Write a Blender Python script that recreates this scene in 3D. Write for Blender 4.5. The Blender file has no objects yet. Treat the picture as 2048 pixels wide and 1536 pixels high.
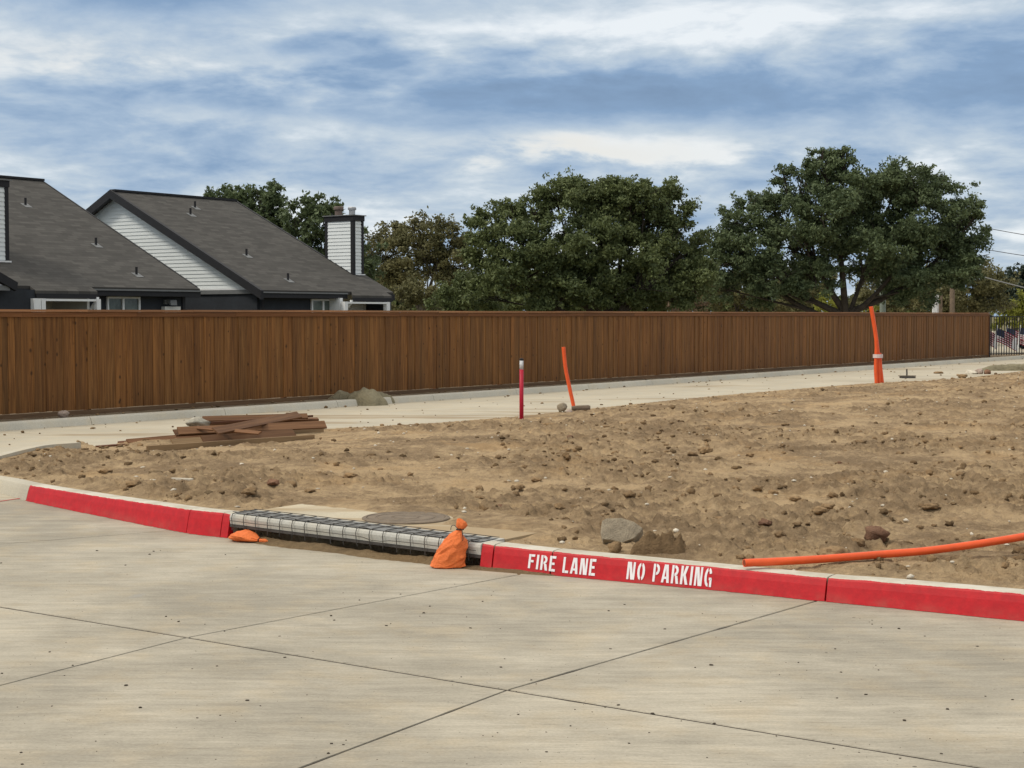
import bpy, bmesh, math, random
import numpy as np
from mathutils import Vector, Matrix

random.seed(7)
RNG = np.random.default_rng(7)
sc = bpy.context.scene
COL = sc.collection
R = math.radians

# ------------------------------------------------------------------ camera
EYE, F, PITCH = 1.85, 3076.0, math.atan(138 / 3076.0)      # F in pixels of the 2048 px wide photograph
cam = bpy.data.cameras.new('camera')
cam.sensor_width = 36.0
cam.lens = 36.0 * F / 2048
cam.clip_end = 3000
camo = bpy.data.objects.new('camera', cam)
COL.objects.link(camo)
camo.location = (0, 0, EYE)
camo.rotation_euler = (math.pi / 2 - PITCH, 0, 0)
sc.camera = camo

# ------------------------------------------------------------------ world, sun, exposure
SUN_EL, SUN_AZ = R(50), R(248)            # azimuth measured from +Y towards +X
SKY_STRENGTH, EXPOSURE = 1.0, 0.20
sc.view_settings.view_transform = 'Standard'
sc.view_settings.look = 'None'
sc.view_settings.gamma = 1.0
sc.view_settings.exposure = EXPOSURE
sc.view_settings.use_curve_mapping = False


def nd(t, typ, ins=None, **props):
    n = t.nodes.new(typ)
    for k, v in props.items():
        setattr(n, k, v)
    for k, v in (ins or {}).items():
        s = n.inputs[k]
        if isinstance(v, bpy.types.NodeSocket):
            t.links.new(v, s)
        else:
            s.default_value = v
    return n


def mth(t, op, a, b=0.0, c=0.0, clamp=False):
    n = nd(t, 'ShaderNodeMath', {0: a, 1: b, 2: c}, operation=op)
    n.use_clamp = clamp
    return n.outputs[0]


def mixc(t, fac, a, b, blend='MIX'):
    n = nd(t, 'ShaderNodeMix', data_type='RGBA', blend_type=blend)
    for s, v in ((n.inputs[0], fac), (n.inputs[6], a), (n.inputs[7], b)):
        if isinstance(v, bpy.types.NodeSocket):
            t.links.new(v, s)
        else:
            s.default_value = v if not isinstance(v, tuple) or len(v) == 4 else (*v, 1.0)
    return n.outputs[2]


def sstep(t, x, a, b):
    n = nd(t, 'ShaderNodeMapRange', {0: x, 1: a, 2: b, 3: 0.0, 4: 1.0}, interpolation_type='SMOOTHSTEP')
    return n.outputs[0]


def noise(t, vec, scale, detail=4.0, rough=0.55, dist=0.0):
    n = nd(t, 'ShaderNodeTexNoise', {'Vector': vec, 'Scale': scale, 'Detail': detail, 'Roughness': rough, 'Distortion': dist})
    return n.outputs[0]


w = bpy.data.worlds.new('World')
sc.world = w
w.use_nodes = True
wt = w.node_tree
wt.nodes.clear()
tc = nd(wt, 'ShaderNodeTexCoord').outputs['Generated']
sky = nd(wt, 'ShaderNodeTexSky', sky_type='NISHITA', sun_disc=False, sun_elevation=SUN_EL, sun_rotation=SUN_AZ,
         air_density=1.0, dust_density=1.5, ozone_density=1.5)
sep = nd(wt, 'ShaderNodeSeparateXYZ', {0: tc})
X_, Y_, Z_ = sep.outputs
zz = mth(wt, 'MAXIMUM', Z_, 0.0)
den = mth(wt, 'ADD', zz, 0.20)
# clouds live on a flat layer overhead, so they flatten towards the horizon
cu, cv = mth(wt, 'DIVIDE', X_, den), mth(wt, 'DIVIDE', Y_, den)
pl = nd(wt, 'ShaderNodeCombineXYZ', {0: mth(wt, 'MULTIPLY', cu, 1.0), 1: cv, 2: 3.7}).outputs[0]
warp = nd(wt, 'ShaderNodeTexNoise', {'Vector': pl, 'Scale': 1.6, 'Detail': 3.0}).outputs[1]
plw = nd(wt, 'ShaderNodeVectorMath', {0: warp, 1: (0.5, 0.5, 0.5)}, operation='SUBTRACT').outputs[0]
plw = nd(wt, 'ShaderNodeVectorMath', {0: plw, 3: 0.22}, operation='SCALE').outputs[0]
plw = nd(wt, 'ShaderNodeVectorMath', {0: pl, 1: plw}, operation='ADD').outputs[0]
n_big = noise(wt, plw, 1.1, 6.0, 0.5)
n_mid = noise(wt, plw, 3.1, 10.0, 0.56)
n_fine = noise(wt, plw, 8.0, 9.0, 0.6)
az = mth(wt, 'ARCTAN2', X_, Y_)
el = mth(wt, 'ARCSINE', Z_)
wn = mth(wt, 'MULTIPLY', mth(wt, 'SUBTRACT', n_big, 0.5), 0.10)
wn2 = mth(wt, 'MULTIPLY', mth(wt, 'SUBTRACT', n_mid, 0.5), 0.045)


def cloud_bank(px, py, wx, wy, amp):
    """one soft elongated cloud bank at a compass bearing and height above the horizon"""
    a0, e0 = math.atan((px - 1024) / F), math.atan((630 - py) / F)
    da = mth(wt, 'DIVIDE', mth(wt, 'ADD', mth(wt, 'SUBTRACT', az, a0), wn), wx / F)
    de = mth(wt, 'DIVIDE', mth(wt, 'ADD', mth(wt, 'SUBTRACT', el, e0), wn2), wy / F)
    r2 = mth(wt, 'ADD', mth(wt, 'MULTIPLY', da, da), mth(wt, 'MULTIPLY', de, de))
    return mth(wt, 'MULTIPLY', mth(wt, 'EXPONENT', mth(wt, 'MULTIPLY', r2, -1.0)), amp)


lum = mth(wt, 'ADD', mth(wt, 'MULTIPLY', mth(wt, 'SUBTRACT', n_big, 0.5), 0.9), 0.65)
lum = mth(wt, 'ADD', lum, mth(wt, 'MULTIPLY', mth(wt, 'SUBTRACT', n_mid, 0.5), 1.7))
lum = mth(wt, 'ADD', lum, mth(wt, 'MULTIPLY', mth(wt, 'SUBTRACT', n_fine, 0.5), 0.55))
warm = 0.0
for args in ((1500, 190, 640, 70, -0.36), (1050, 185, 420, 55, -0.28), (2000, 175, 300, 90, -0.16), (250, 20, 230, 34, -0.30),
             (520, 205, 260, 30, -0.18), (700, 300, 260, 22, -0.12), (650, 60, 420, 40, 0.30), (1750, 40, 500, 40, 0.22),
             (150, 135, 260, 50, 0.30), (500, 145, 180, 25, 0.20), (1120, 300, 330, 30, 0.42), (1500, 300, 400, 26, 0.16),
             (100, 330, 500, 60, 0.10), (1950, 400, 300, 80, -0.10), (350, 240, 260, 24, 0.16)):
    lum = mth(wt, 'ADD', lum, cloud_bank(*args))
warm = mth(wt, 'ADD', cloud_bank(1120, 305, 330, 34, 0.9), cloud_bank(140, 135, 220, 50, 0.6))
ramp = nd(wt, 'ShaderNodeValToRGB', {0: lum})
cr = ramp.color_ramp
cr.elements[0].position, cr.elements[0].color = 0.0, (0.176, 0.264, 0.402, 1)
cr.elements[1].position, cr.elements[1].color = 1.0, (0.76, 0.80, 0.83, 1)
for p, c in ((0.28, (0.215, 0.325, 0.490)), (0.50, (0.330, 0.435, 0.575)), (0.74, (0.490, 0.570, 0.650))):
    e = cr.elements.new(p)
    e.color = (*c, 1)
ccol = mixc(wt, mth(wt, 'MULTIPLY', warm, sstep(wt, lum, 0.6, 1.0)), ramp.outputs[0], (0.74, 0.73, 0.69))
up_ = sstep(wt, el, R(11), R(40))
ceil_ = mixc(wt, sstep(wt, lum, 0.2, 1.0), (0.62, 0.62, 0.61), (1.18, 1.13, 1.04))
ccol = mixc(wt, up_, ccol, ceil_)
skyc = mixc(wt, 1.0, sky.outputs[0], (0.10, 0.10, 0.10), 'MULTIPLY')
full = mixc(wt, 0.93, skyc, ccol)
bg = nd(wt, 'ShaderNodeBackground', {0: full, 1: SKY_STRENGTH})
out = nd(wt, 'ShaderNodeOutputWorld', {0: bg.outputs[0]})

sun = bpy.data.lights.new('sun', 'SUN')
sun.energy = 1.5
sun.angle = R(11)
sun.color = (1.0, 0.93, 0.82)
suno = bpy.data.objects.new('sun', sun)
COL.objects.link(suno)
sdir = Vector((math.sin(SUN_AZ) * math.cos(SUN_EL), math.cos(SUN_AZ) * math.cos(SUN_EL), math.sin(SUN_EL)))
suno.rotation_euler = sdir.to_track_quat('Z', 'Y').to_euler()
suno.location = (0, 0, 30)

# ------------------------------------------------------------------ geometry helpers
CP, SP = math.cos(PITCH), math.sin(PITCH)


def ray(px, py):
    a, b = (px - 1024) / F, (768 - py) / F
    return Vector((a, CP + b * SP, -SP + b * CP))


def G(px, py, z=0.0):                       # where the sight line through a pixel meets height z
    r = ray(px, py)
    return Vector((0, 0, EYE)) + r * ((z - EYE) / r.z)


def V(px, py, Y):                           # ... meets the vertical plane at distance Y
    r = ray(px, py)
    return Vector((0, 0, EYE)) + r * (Y / r.y)


ORG = {}


def link(o, parent=None, origin=(0, 0, 0)):
    COL.objects.link(o)
    origin = Vector(origin)
    ORG[o.name] = origin
    if parent is not None:
        o.parent = parent
        o.location = origin - ORG[parent.name]
    else:
        o.location = origin
    return o


def tag(o, label=None, cat=None, group=None, kind=None):
    for k, v in (('label', label), ('category', cat), ('group', group), ('kind', kind)):
        if v:
            o[k] = v
    return o


def empty(name, loc, label=None, cat=None, group=None, kind=None):
    o = bpy.data.objects.new(name, None)
    o.empty_display_size = 0.2
    return tag(link(o, None, loc), label, cat, group, kind)


def np_mesh(name, verts, faces=None, quads=None, tris=None, smooth=False):
    me = bpy.data.meshes.new(name)
    if faces is not None:
        me.from_pydata([tuple(v) for v in verts], [], faces)
    else:
        arr = quads if quads is not None else tris
        k = arr.shape[1]
        me.vertices.add(len(verts))
        me.vertices.foreach_set('co', np.asarray(verts, dtype=np.float32).ravel())
        me.loops.add(arr.size)
        me.loops.foreach_set('vertex_index', arr.ravel().astype(np.int32))
        me.polygons.add(len(arr))
        me.polygons.foreach_set('loop_start', np.arange(0, arr.size, k, dtype=np.int32))
        me.update(calc_edges=True)
    if smooth:
        me.polygons.foreach_set('use_smooth', [True] * len(me.polygons))
    return me


class MB:
    def __init__(s):
        s.v, s.f = [], []

    def add(s, vs, fs):
        b = len(s.v)
        s.v += [Vector(v) for v in vs]
        s.f += [[b + i for i in f] for f in fs]
        return s

    def hexa(s, p):                          # 8 points: bottom ring 0-3, top ring 4-7
        return s.add(p, [[3, 2, 1, 0], [4, 5, 6, 7], [0, 1, 5, 4], [1, 2, 6, 5], [2, 3, 7, 6], [3, 0, 4, 7]])

    def box(s, lo, hi, fr=None):
        (a, b, c), (d, e, f) = lo, hi
        p = [(a, b, c), (d, b, c), (d, e, c), (a, e, c), (a, b, f), (d, b, f), (d, e, f), (a, e, f)]
        return s.hexa([fr(*q) if fr else q for q in p])

    def prism(s, poly, ext):                 # closed polygon (3-D points) extruded along a vector
        n = len(poly)
        a = [Vector(p) for p in poly]
        e = Vector(ext)
        fs = [list(range(n))[::-1], list(range(n, 2 * n))]
        fs += [[i, (i + 1) % n, n + (i + 1) % n, n + i] for i in range(n)]
        return s.add(a + [p + e for p in a], fs)

    def tube(s, pts, rad, seg=8, caps=True):
        pts = [Vector(p) for p in pts]
        n = len(pts)
        rr = rad if isinstance(rad, (list, tuple)) else [rad] * n
        t0 = (pts[1] - pts[0]).normalized()
        up = Vector((0, 0, 1)) if abs(t0.z) < 0.9 else Vector((1, 0, 0))
        nx = t0.cross(up).normalized()
        vs = []
        for i in range(n):
            t = (pts[min(i + 1, n - 1)] - pts[max(i - 1, 0)]).normalized()
            nx = (nx - t * nx.dot(t)).normalized()
            ny = t.cross(nx)
            vs += [pts[i] + (nx * math.cos(k * 2 * math.pi / seg) + ny * math.sin(k * 2 * math.pi / seg)) * rr[i] for k in range(seg)]
        fs = [[i * seg + k, i * seg + (k + 1) % seg, (i + 1) * seg + (k + 1) % seg, (i + 1) * seg + k] for i in range(n - 1) for k in range(seg)]
        if caps:
            fs += [list(range(seg))[::-1], [(n - 1) * seg + k for k in range(seg)]]
        return s.add(vs, fs)

    def build(s, name, mat, parent=None, origin=None, smooth=False):
        o = Vector(origin) if origin is not None else (ORG[parent.name].copy() if parent else Vector((0, 0, 0)))
        me = np_mesh(name, [v - o for v in s.v], s.f, smooth=smooth)
        bm = bmesh.new()
        bm.from_mesh(me)
        bmesh.ops.recalc_face_normals(bm, faces=bm.faces)
        bm.to_mesh(me)
        bm.free()
        if mat:
            me.materials.append(mat)
        return link(bpy.data.objects.new(name, me), parent, o)


def catmull(pts, n=6):
    P = [Vector(p) for p in pts]
    P = [P[0] * 2 - P[1]] + P + [P[-1] * 2 - P[-2]]
    res = []
    for i in range(1, len(P) - 2):
        a, b, c, d = P[i - 1:i + 3]
        for k in range(n):
            t = k / n
            res.append(0.5 * ((2 * b) + (c - a) * t + (2 * a - 5 * b + 4 * c - d) * t * t + (3 * b - a - 3 * c + d) * t ** 3))
    return res + [P[-2]]


def _h(ix, iy, seed):
    n = (ix.astype(np.int64) * 374761393 + iy.astype(np.int64) * 668265263 + seed * 974711) & 0xFFFFFFFF
    n = ((n ^ (n >> 13)) * 1274126177) & 0xFFFFFFFF
    return (n ^ (n >> 16)) & 0xFFFFFFFF


def pn(x, y, seed=0):                        # gradient noise, about -0.7..0.7
    x, y = np.asarray(x, float), np.asarray(y, float)
    ix, iy = np.floor(x), np.floor(y)
    fx, fy = x - ix, y - iy
    u, v = fx * fx * fx * (fx * (fx * 6 - 15) + 10), fy * fy * fy * (fy * (fy * 6 - 15) + 10)

    def g(ox, oy):
        a = _h(ix + ox, iy + oy, seed) * (2 * np.pi / 4294967296.0)
        return np.cos(a) * (fx - ox) + np.sin(a) * (fy - oy)
    return (g(0, 0) * (1 - u) + g(1, 0) * u) * (1 - v) + (g(0, 1) * (1 - u) + g(1, 1) * u) * v


def ss(x, a, b):
    t = np.clip((np.asarray(x, float) - a) / (b - a), 0, 1)
    return t * t * (3 - 2 * t)


# ------------------------------------------------------------------ materials
def new_mat(name, rough=0.85, spec=0.3):
    m = bpy.data.materials.new(name)
    m.use_nodes = True
    t = m.node_tree
    b = t.nodes['Principled BSDF']
    b.inputs['Roughness'].default_value = rough
    b.inputs['Specular IOR Level'].default_value = spec
    return m, t, b


def setc(t, b, col):
    if isinstance(col, bpy.types.NodeSocket):
        t.links.new(col, b.inputs['Base Color'])
    else:
        b.inputs['Base Color'].default_value = (*col[:3], 1)


def bump(t, b, h, strength=0.5, dist=0.01):
    n = nd(t, 'ShaderNodeBump', {'Height': h, 'Strength': strength, 'Distance': dist})
    t.links.new(n.outputs[0], b.inputs['Normal'])


def wpos(t, rot=0.0, sc_=(1, 1, 1)):
    g = nd(t, 'ShaderNodeNewGeometry').outputs['Position']
    return nd(t, 'ShaderNodeMapping', {0: g, 2: (0, 0, rot), 3: sc_}).outputs[0]


def plain(name, col, rough=0.7, var=0.12, scale=6.0, spec=0.3, bstr=0.0, obj=True, metal=0.0):
    m, t, b = new_mat(name, rough, spec)
    p = nd(t, 'ShaderNodeTexCoord').outputs['Object'] if obj else wpos(t)
    n = noise(t, p, scale, 6.0, 0.6)
    n2 = noise(t, p, scale * 7, 3.0, 0.6)
    f = mth(t, 'ADD', mth(t, 'MULTIPLY', n, 0.7), mth(t, 'MULTIPLY', n2, 0.3))
    c = mixc(t, sstep(t, f, 0.3, 0.7), tuple(x * (1 - var) for x in col), tuple(min(1, x * (1 + var)) for x in col))
    setc(t, b, c)
    b.inputs['Metallic'].default_value = metal
    if bstr:
        bump(t, b, n2, bstr, 0.02)
    return m


FENCE_A, FENCE_B = G(0, 838, 0.13), G(1975, 713, 0.13)
FD = (FENCE_B - FENCE_A)
FENCE_LEN = FD.length
FD.normalize()
FN = Vector((-FD.y, FD.x, 0))               # away from the camera
FANG = math.atan2(FD.y, FD.x)
KD = (G(1650, 1203) - G(960, 1137)).normalized()   # near kerb direction
KANG = math.atan2(KD.y, KD.x)


def concrete(name, base, ang, streak=0.16, blotch=0.14, speck=0.0, stain=None, warm=(1.12, 1.0, 0.82)):
    m, t, b = new_mat(name, 0.9, 0.2)
    p = wpos(t, -ang)
    ps = wpos(t, -ang, (1.0, 8.0, 1.0))
    pw = nd(t, 'ShaderNodeVectorMath', {0: ps, 1: nd(t, 'ShaderNodeVectorMath', {0: nd(t, 'ShaderNodeTexNoise', {'Vector': p, 'Scale': 1.2, 'Detail': 2.0}).outputs[1], 3: 0.8}, operation='SCALE').outputs[0]}, operation='ADD').outputs[0]
    s1 = noise(t, pw, 1.6, 8.0, 0.68)
    s2 = noise(t, pw, 7.0, 6.0, 0.7)
    bl = noise(t, p, 0.55, 7.0, 0.62)
    bl2 = noise(t, p, 2.6, 6.0, 0.6)
    fine = noise(t, p, 60.0, 4.0, 0.7)
    c = mixc(t, sstep(t, bl, 0.34, 0.66), tuple(x * (1 - blotch) for x in base), tuple(x * (1 + blotch * 0.7) for x in base))
    c = mixc(t, mth(t, 'MULTIPLY', sstep(t, bl2, 0.45, 0.7), 0.35), c, tuple(x * k for x, k in zip(base, warm)))
    d = mth(t, 'ADD', mth(t, 'MULTIPLY', mth(t, 'SUBTRACT', s1, 0.5), 2.2 * streak), mth(t, 'MULTIPLY', mth(t, 'SUBTRACT', s2, 0.5), 1.4 * streak))
    d = mth(t, 'ADD', d, mth(t, 'MULTIPLY', mth(t, 'SUBTRACT', fine, 0.5), 0.6))
    s3 = noise(t, wpos(t, -ang, (5.0, 60.0, 1.0)), 1.0, 5.0, 0.7)
    d = mth(t, 'SUBTRACT', d, mth(t, 'MULTIPLY', sstep(t, s3, 0.56, 0.74), streak * 1.1))
    k = mth(t, 'ADD', d, 1.0)
    c = nd(t, 'ShaderNodeVectorMath', {0: c, 3: k}, operation='SCALE').outputs[0]
    if speck:
        ty = noise(t, wpos(t, -ang - 0.35, (0.22, 3.2, 1.0)), 1.0, 5.0, 0.6, 0.3)
        c = mixc(t, mth(t, 'MULTIPLY', sstep(t, ty, 0.58, 0.72), 0.32), c, (0.22, 0.20, 0.165))
        mud = noise(t, p, 1.7, 8.0, 0.7, 0.6)
        c = mixc(t, mth(t, 'MULTIPLY', sstep(t, mud, 0.56, 0.72), 0.30), c, (0.33, 0.26, 0.17))
        vo = nd(t, 'ShaderNodeTexVoronoi', {'Vector': p, 'Scale': 6.0, 'Randomness': 1.0})
        gate = mth(t, 'GREATER_THAN', nd(t, 'ShaderNodeSeparateXYZ', {0: vo.outputs['Color']}).outputs[0], 1 - speck)
        dot = mth(t, 'LESS_THAN', vo.outputs['Distance'], mth(t, 'MULTIPLY', noise(t, p, 9.0, 2.0), 0.11))
        c = mixc(t, mth(t, 'MULTIPLY', mth(t, 'MULTIPLY', gate, dot), 0.75), c, (0.09, 0.075, 0.055))
        # a few bluish grey cement smears
        g2 = mth(t, 'MULTIPLY', sstep(t, noise(t, p, 0.9, 5.0, 0.6, 0.5), 0.66, 0.76), 0.45)
        c = mixc(t, g2, c, (0.30, 0.30, 0.29))
    if stain:
        pst = wpos(t, -stain[0], (0.16, 1.1, 1.0))
        sn = noise(t, pst, 1.0, 6.0, 0.62, 0.4)
        c = mixc(t, mth(t, 'MULTIPLY', sstep(t, sn, stain[2], stain[2] + 0.11), stain[3]), c, stain[1])
    setc(t, b, c)
    hh = mth(t, 'ADD', mth(t, 'MULTIPLY', s2, 0.6), mth(t, 'MULTIPLY', fine, 0.5))
    bump(t, b, hh, 0.25, 0.006)
    return m


M = {}
M['road'] = concrete('road_concrete', (0.395, 0.356, 0.280), KANG, 0.34, 0.24, 0.03)
M['alley'] = concrete('alley_concrete', (0.475, 0.43, 0.335), FANG, 0.09, 0.09, 0.0, (FANG, (0.30, 0.225, 0.14), 0.535, 0.75))
M['kerbc'] = concrete('kerb_concrete', (0.49, 0.45, 0.36), KANG, 0.07, 0.10)
M['fkerb'] = concrete('far_kerb_concrete', (0.53, 0.50, 0.42), FANG, 0.06, 0.08)
M['inletc'] = concrete('inlet_concrete', (0.50, 0.49, 0.44), KANG, 0.05, 0.08)
M['slabc'] = concrete('inlet_slab_concrete', (0.52, 0.46, 0.34), KANG, 0.05, 0.12, 0.0, (KANG, (0.34, 0.24, 0.13), 0.47, 0.8))
M['filler'] = plain('joint_filler', (0.045, 0.036, 0.028), 0.95, 0.3)

# red painted kerb: paint covers the face up to the rounded edge, with an uneven line
m, t, b = new_mat('red_kerb_paint', 0.55, 0.4)
uv = nd(t, 'ShaderNodeUVMap', uv_map='UVMap').outputs[0]
us = nd(t, 'ShaderNodeSeparateXYZ', {0: uv})
p = wpos(t)
edge = mth(t, 'ADD', us.outputs[1], mth(t, 'MULTIPLY', mth(t, 'SUBTRACT', noise(t, p, 9.0, 5.0, 0.6), 0.5), 0.16))
edge = mth(t, 'ADD', edge, mth(t, 'MULTIPLY', mth(t, 'SUBTRACT', noise(t, p, 60.0, 3.0, 0.6), 0.5), 0.05))
red = mth(t, 'LESS_THAN', edge, 0.985)
wear = noise(t, p, 14.0, 8.0, 0.7)
rc = mixc(t, sstep(t, wear, 0.3, 0.75), (0.42, 0.004, 0.009), (0.57, 0.007, 0.013))
dirtlow = mth(t, 'MULTIPLY', mth(t, 'MULTIPLY', sstep(t, us.outputs[1], 0.5, 0.0), sstep(t, noise(t, p, 5.0, 6.0, 0.65), 0.42, 0.7)), 0.35)
rc = mixc(t, dirtlow, rc, (0.36, 0.13, 0.09))
chip = mth(t, 'GREATER_THAN', noise(t, p, 42.0, 6.0, 0.7), 0.735)
rc = mixc(t, mth(t, 'MULTIPLY', chip, 0.6), rc, (0.42, 0.30, 0.24))
cc = mixc(t, sstep(t, noise(t, p, 4.0, 7.0, 0.62), 0.35, 0.65), (0.46, 0.42, 0.33), (0.60, 0.56, 0.47))
setc(t, b, mixc(t, red, cc, rc))
t.links.new(mth(t, 'SUBTRACT', 0.9, mth(t, 'MULTIPLY', red, 0.35)), b.inputs['Roughness'])
bump(t, b, noise(t, p, 70.0, 5.0, 0.7), 0.25, 0.004)
M['redkerb'] = m
M['red'] = plain('red_paint_on_road', (0.46, 0.03, 0.035), 0.7, 0.25, 30, obj=False)
M['white_paint'] = plain('white_stencil_paint', (0.80, 0.78, 0.78), 0.6, 0.06, 20)


# bare soil
def soil(name, tan, dark, mask_scale, island=False, contrast=1.0):
    m, t, b = new_mat(name, 0.97, 0.1)
    p = wpos(t)
    n1 = noise(t, p, 0.42, 6.0, 0.62)
    n2 = noise(t, p, 2.1, 7.0, 0.66)
    n3 = noise(t, p, 11.0, 7.0, 0.7)
    n4 = noise(t, p, 70.0, 4.0, 0.7)
    f = mth(t, 'ADD', mth(t, 'MULTIPLY', n1, 0.38), mth(t, 'ADD', mth(t, 'MULTIPLY', n2, 0.38), mth(t, 'MULTIPLY', n3, 0.24)))
    c = mixc(t, sstep(t, f, 0.42, 0.57), dark, tan)
    c = mixc(t, mth(t, 'MULTIPLY', sstep(t, noise(t, p, 0.8, 5.0, 0.6), 0.52, 0.7), 0.5), c, tuple(x * k for x, k in zip(tan, (1.08, 0.98, 0.84))))
    if island:
        ri = nd(t, 'ShaderNodeNewGeometry').outputs['Random Per Island']
        k = mth(t, 'ADD', mth(t, 'MULTIPLY', ri, 0.75), 0.55)
        c = nd(t, 'ShaderNodeVectorMath', {0: c, 3: k}, operation='SCALE').outputs[0]
    k = mth(t, 'ADD', 0.58, mth(t, 'MULTIPLY', mth(t, 'ADD', mth(t, 'MULTIPLY', n4, 0.55), mth(t, 'MULTIPLY', n3, 0.45)), 0.84))
    c = nd(t, 'ShaderNodeVectorMath', {0: c, 3: k}, operation='SCALE').outputs[0]
    if name == 'bare_soil':
        at = nd(t, 'ShaderNodeAttribute', attribute_name='dug').outputs['Fac']
        c = mixc(t, mth(t, 'MULTIPLY', at, 0.85), c, mixc(t, n3, (0.140, 0.096, 0.056), (0.27, 0.187, 0.108)))
    setc(t, b, c)
    n5 = noise(t, p, 26.0, 5.0, 0.7)
    bump(t, b, mth(t, 'ADD', mth(t, 'MULTIPLY', n3, 1.0), mth(t, 'ADD', mth(t, 'MULTIPLY', n5, 0.7), mth(t, 'MULTIPLY', n4, 0.35))), 0.85, 0.055)
    return m


M['soil'] = soil('bare_soil', (0.50, 0.362, 0.212), (0.26, 0.183, 0.108), 1.0)
M['clod'] = soil('soil_clods', (0.34, 0.228, 0.124), (0.205, 0.136, 0.074), 1.0, True)
M['clodred'] = soil('reddish_clods', (0.33, 0.185, 0.115), (0.22, 0.125, 0.08), 1.0)
M['silt'] = soil('damp_silt', (0.25, 0.178, 0.10), (0.16, 0.113, 0.066), 1.0)
M['ground'] = soil('dry_ground', (0.22, 0.19, 0.10), (0.13, 0.12, 0.06), 1.0)
M['strip'] = soil('verge_soil', (0.27, 0.21, 0.14), (0.17, 0.13, 0.085), 1.0)
M['sandpile'] = soil('grey_green_sand', (0.30, 0.265, 0.175), (0.20, 0.175, 0.115), 1.0)
M['pebble'] = plain('pale_limestone', (0.62, 0.56, 0.45), 0.85, 0.2, 12, obj=False)
M['greystone'] = plain('grey_broken_concrete', (0.33, 0.275, 0.195), 0.9, 0.3, 12, bstr=0.8)
M['palerock'] = plain('pale_rough_rock', (0.40, 0.37, 0.30), 0.9, 0.35, 12, bstr=0.6)
M['pinkrock'] = plain('pinkish_rock', (0.42, 0.33, 0.27), 0.9, 0.25, 14, bstr=0.5)
M['grit'] = plain('dark_grit', (0.07, 0.055, 0.04), 0.9, 0.4, 20, obj=False)


# stained cedar
def wood(name, a, bb, knots=True, rough=0.65, along='Z'):
    m, t, b = new_mat(name, rough, 0.25)
    oc = nd(t, 'ShaderNodeTexCoord').outputs['Object']
    rnd = mth(t, 'FRACT', mth(t, 'ADD', nd(t, 'ShaderNodeObjectInfo').outputs['Random'], nd(t, 'ShaderNodeNewGeometry').outputs['Random Per Island']))
    off = nd(t, 'ShaderNodeCombineXYZ', {0: mth(t, 'MULTIPLY', rnd, 57.0), 1: mth(t, 'MULTIPLY', rnd, 31.0), 2: mth(t, 'MULTIPLY', rnd, 91.0)}).outputs[0]
    q = nd(t, 'ShaderNodeVectorMath', {0: oc, 1: off}, operation='ADD').outputs[0]
    s_ = (26.0, 26.0, 1.1) if along == 'Z' else (1.1, 26.0, 26.0)
    k_ = (8.0, 8.0, 5.5) if along == 'Z' else (2.6, 9.0, 9.0)
    g = noise(t, nd(t, 'ShaderNodeMapping', {0: q, 3: s_}).outputs[0], 1.0, 6.0, 0.6, 0.6)
    g2 = noise(t, nd(t, 'ShaderNodeMapping', {0: q, 3: tuple(x * 0.25 for x in s_)}).outputs[0], 1.0, 4.0, 0.6, 0.3)
    c = mixc(t, sstep(t, g, 0.3, 0.7), a, bb)
    k = mth(t, 'ADD', mth(t, 'ADD', 0.66, mth(t, 'MULTIPLY', rnd, 0.40)), mth(t, 'MULTIPLY', g2, 0.38))
    c = nd(t, 'ShaderNodeVectorMath', {0: c, 3: k}, operation='SCALE').outputs[0]
    r2 = mth(t, 'FRACT', mth(t, 'MULTIPLY', rnd, 17.31))
    c = mixc(t, mth(t, 'MULTIPLY', r2, 0.35), c, mixc(t, 1.0, c, (1.25, 1.0, 0.72), 'MULTIPLY'))
    if knots:
        vo = nd(t, 'ShaderNodeTexVoronoi', {'Vector': nd(t, 'ShaderNodeMapping', {0: q, 3: k_}).outputs[0], 'Scale': 1.0})
        gate = mth(t, 'GREATER_THAN', nd(t, 'ShaderNodeSeparateXYZ', {0: vo.outputs['Color']}).outputs[0], 0.68)
        kn = mth(t, 'MULTIPLY', gate, sstep(t, vo.outputs['Distance'], mth(t, 'ADD', 0.10, mth(t, 'MULTIPLY', r2, 0.22)), 0.05))
        c = mixc(t, mth(t, 'MULTIPLY', kn, 0.8), c, tuple(x * 0.22 for x in a))
    setc(t, b, c)
    bump(t, b, g, 0.2, 0.004)
    return m


M['fence'] = wood('stained_cedar', (0.100, 0.042, 0.0105), (0.200, 0.092, 0.026))
M['fencetrim'] = wood('stained_cedar_trim', (0.115, 0.046, 0.015), (0.170, 0.072, 0.025), False, 0.65, 'X')
M['cap'] = wood('weathered_cap_board', (0.21, 0.105, 0.050), (0.29, 0.155, 0.08), False, 0.7, 'X')
M['kick'] = wood('dark_kick_board', (0.10, 0.062, 0.036), (0.15, 0.095, 0.055), False, 0.85, 'X')
M['lumber'] = wood('scrap_cedar', (0.098, 0.048, 0.023), (0.165, 0.086, 0.042), False, 0.75, 'X')
M['lumber_grey'] = wood('muddy_cedar', (0.20, 0.135, 0.075), (0.29, 0.20, 0.11), False, 0.85, 'X')
M['lumber_dark'] = wood('dark_cedar', (0.085, 0.036, 0.018), (0.13, 0.056, 0.028), False, 0.8, 'X')

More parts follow.
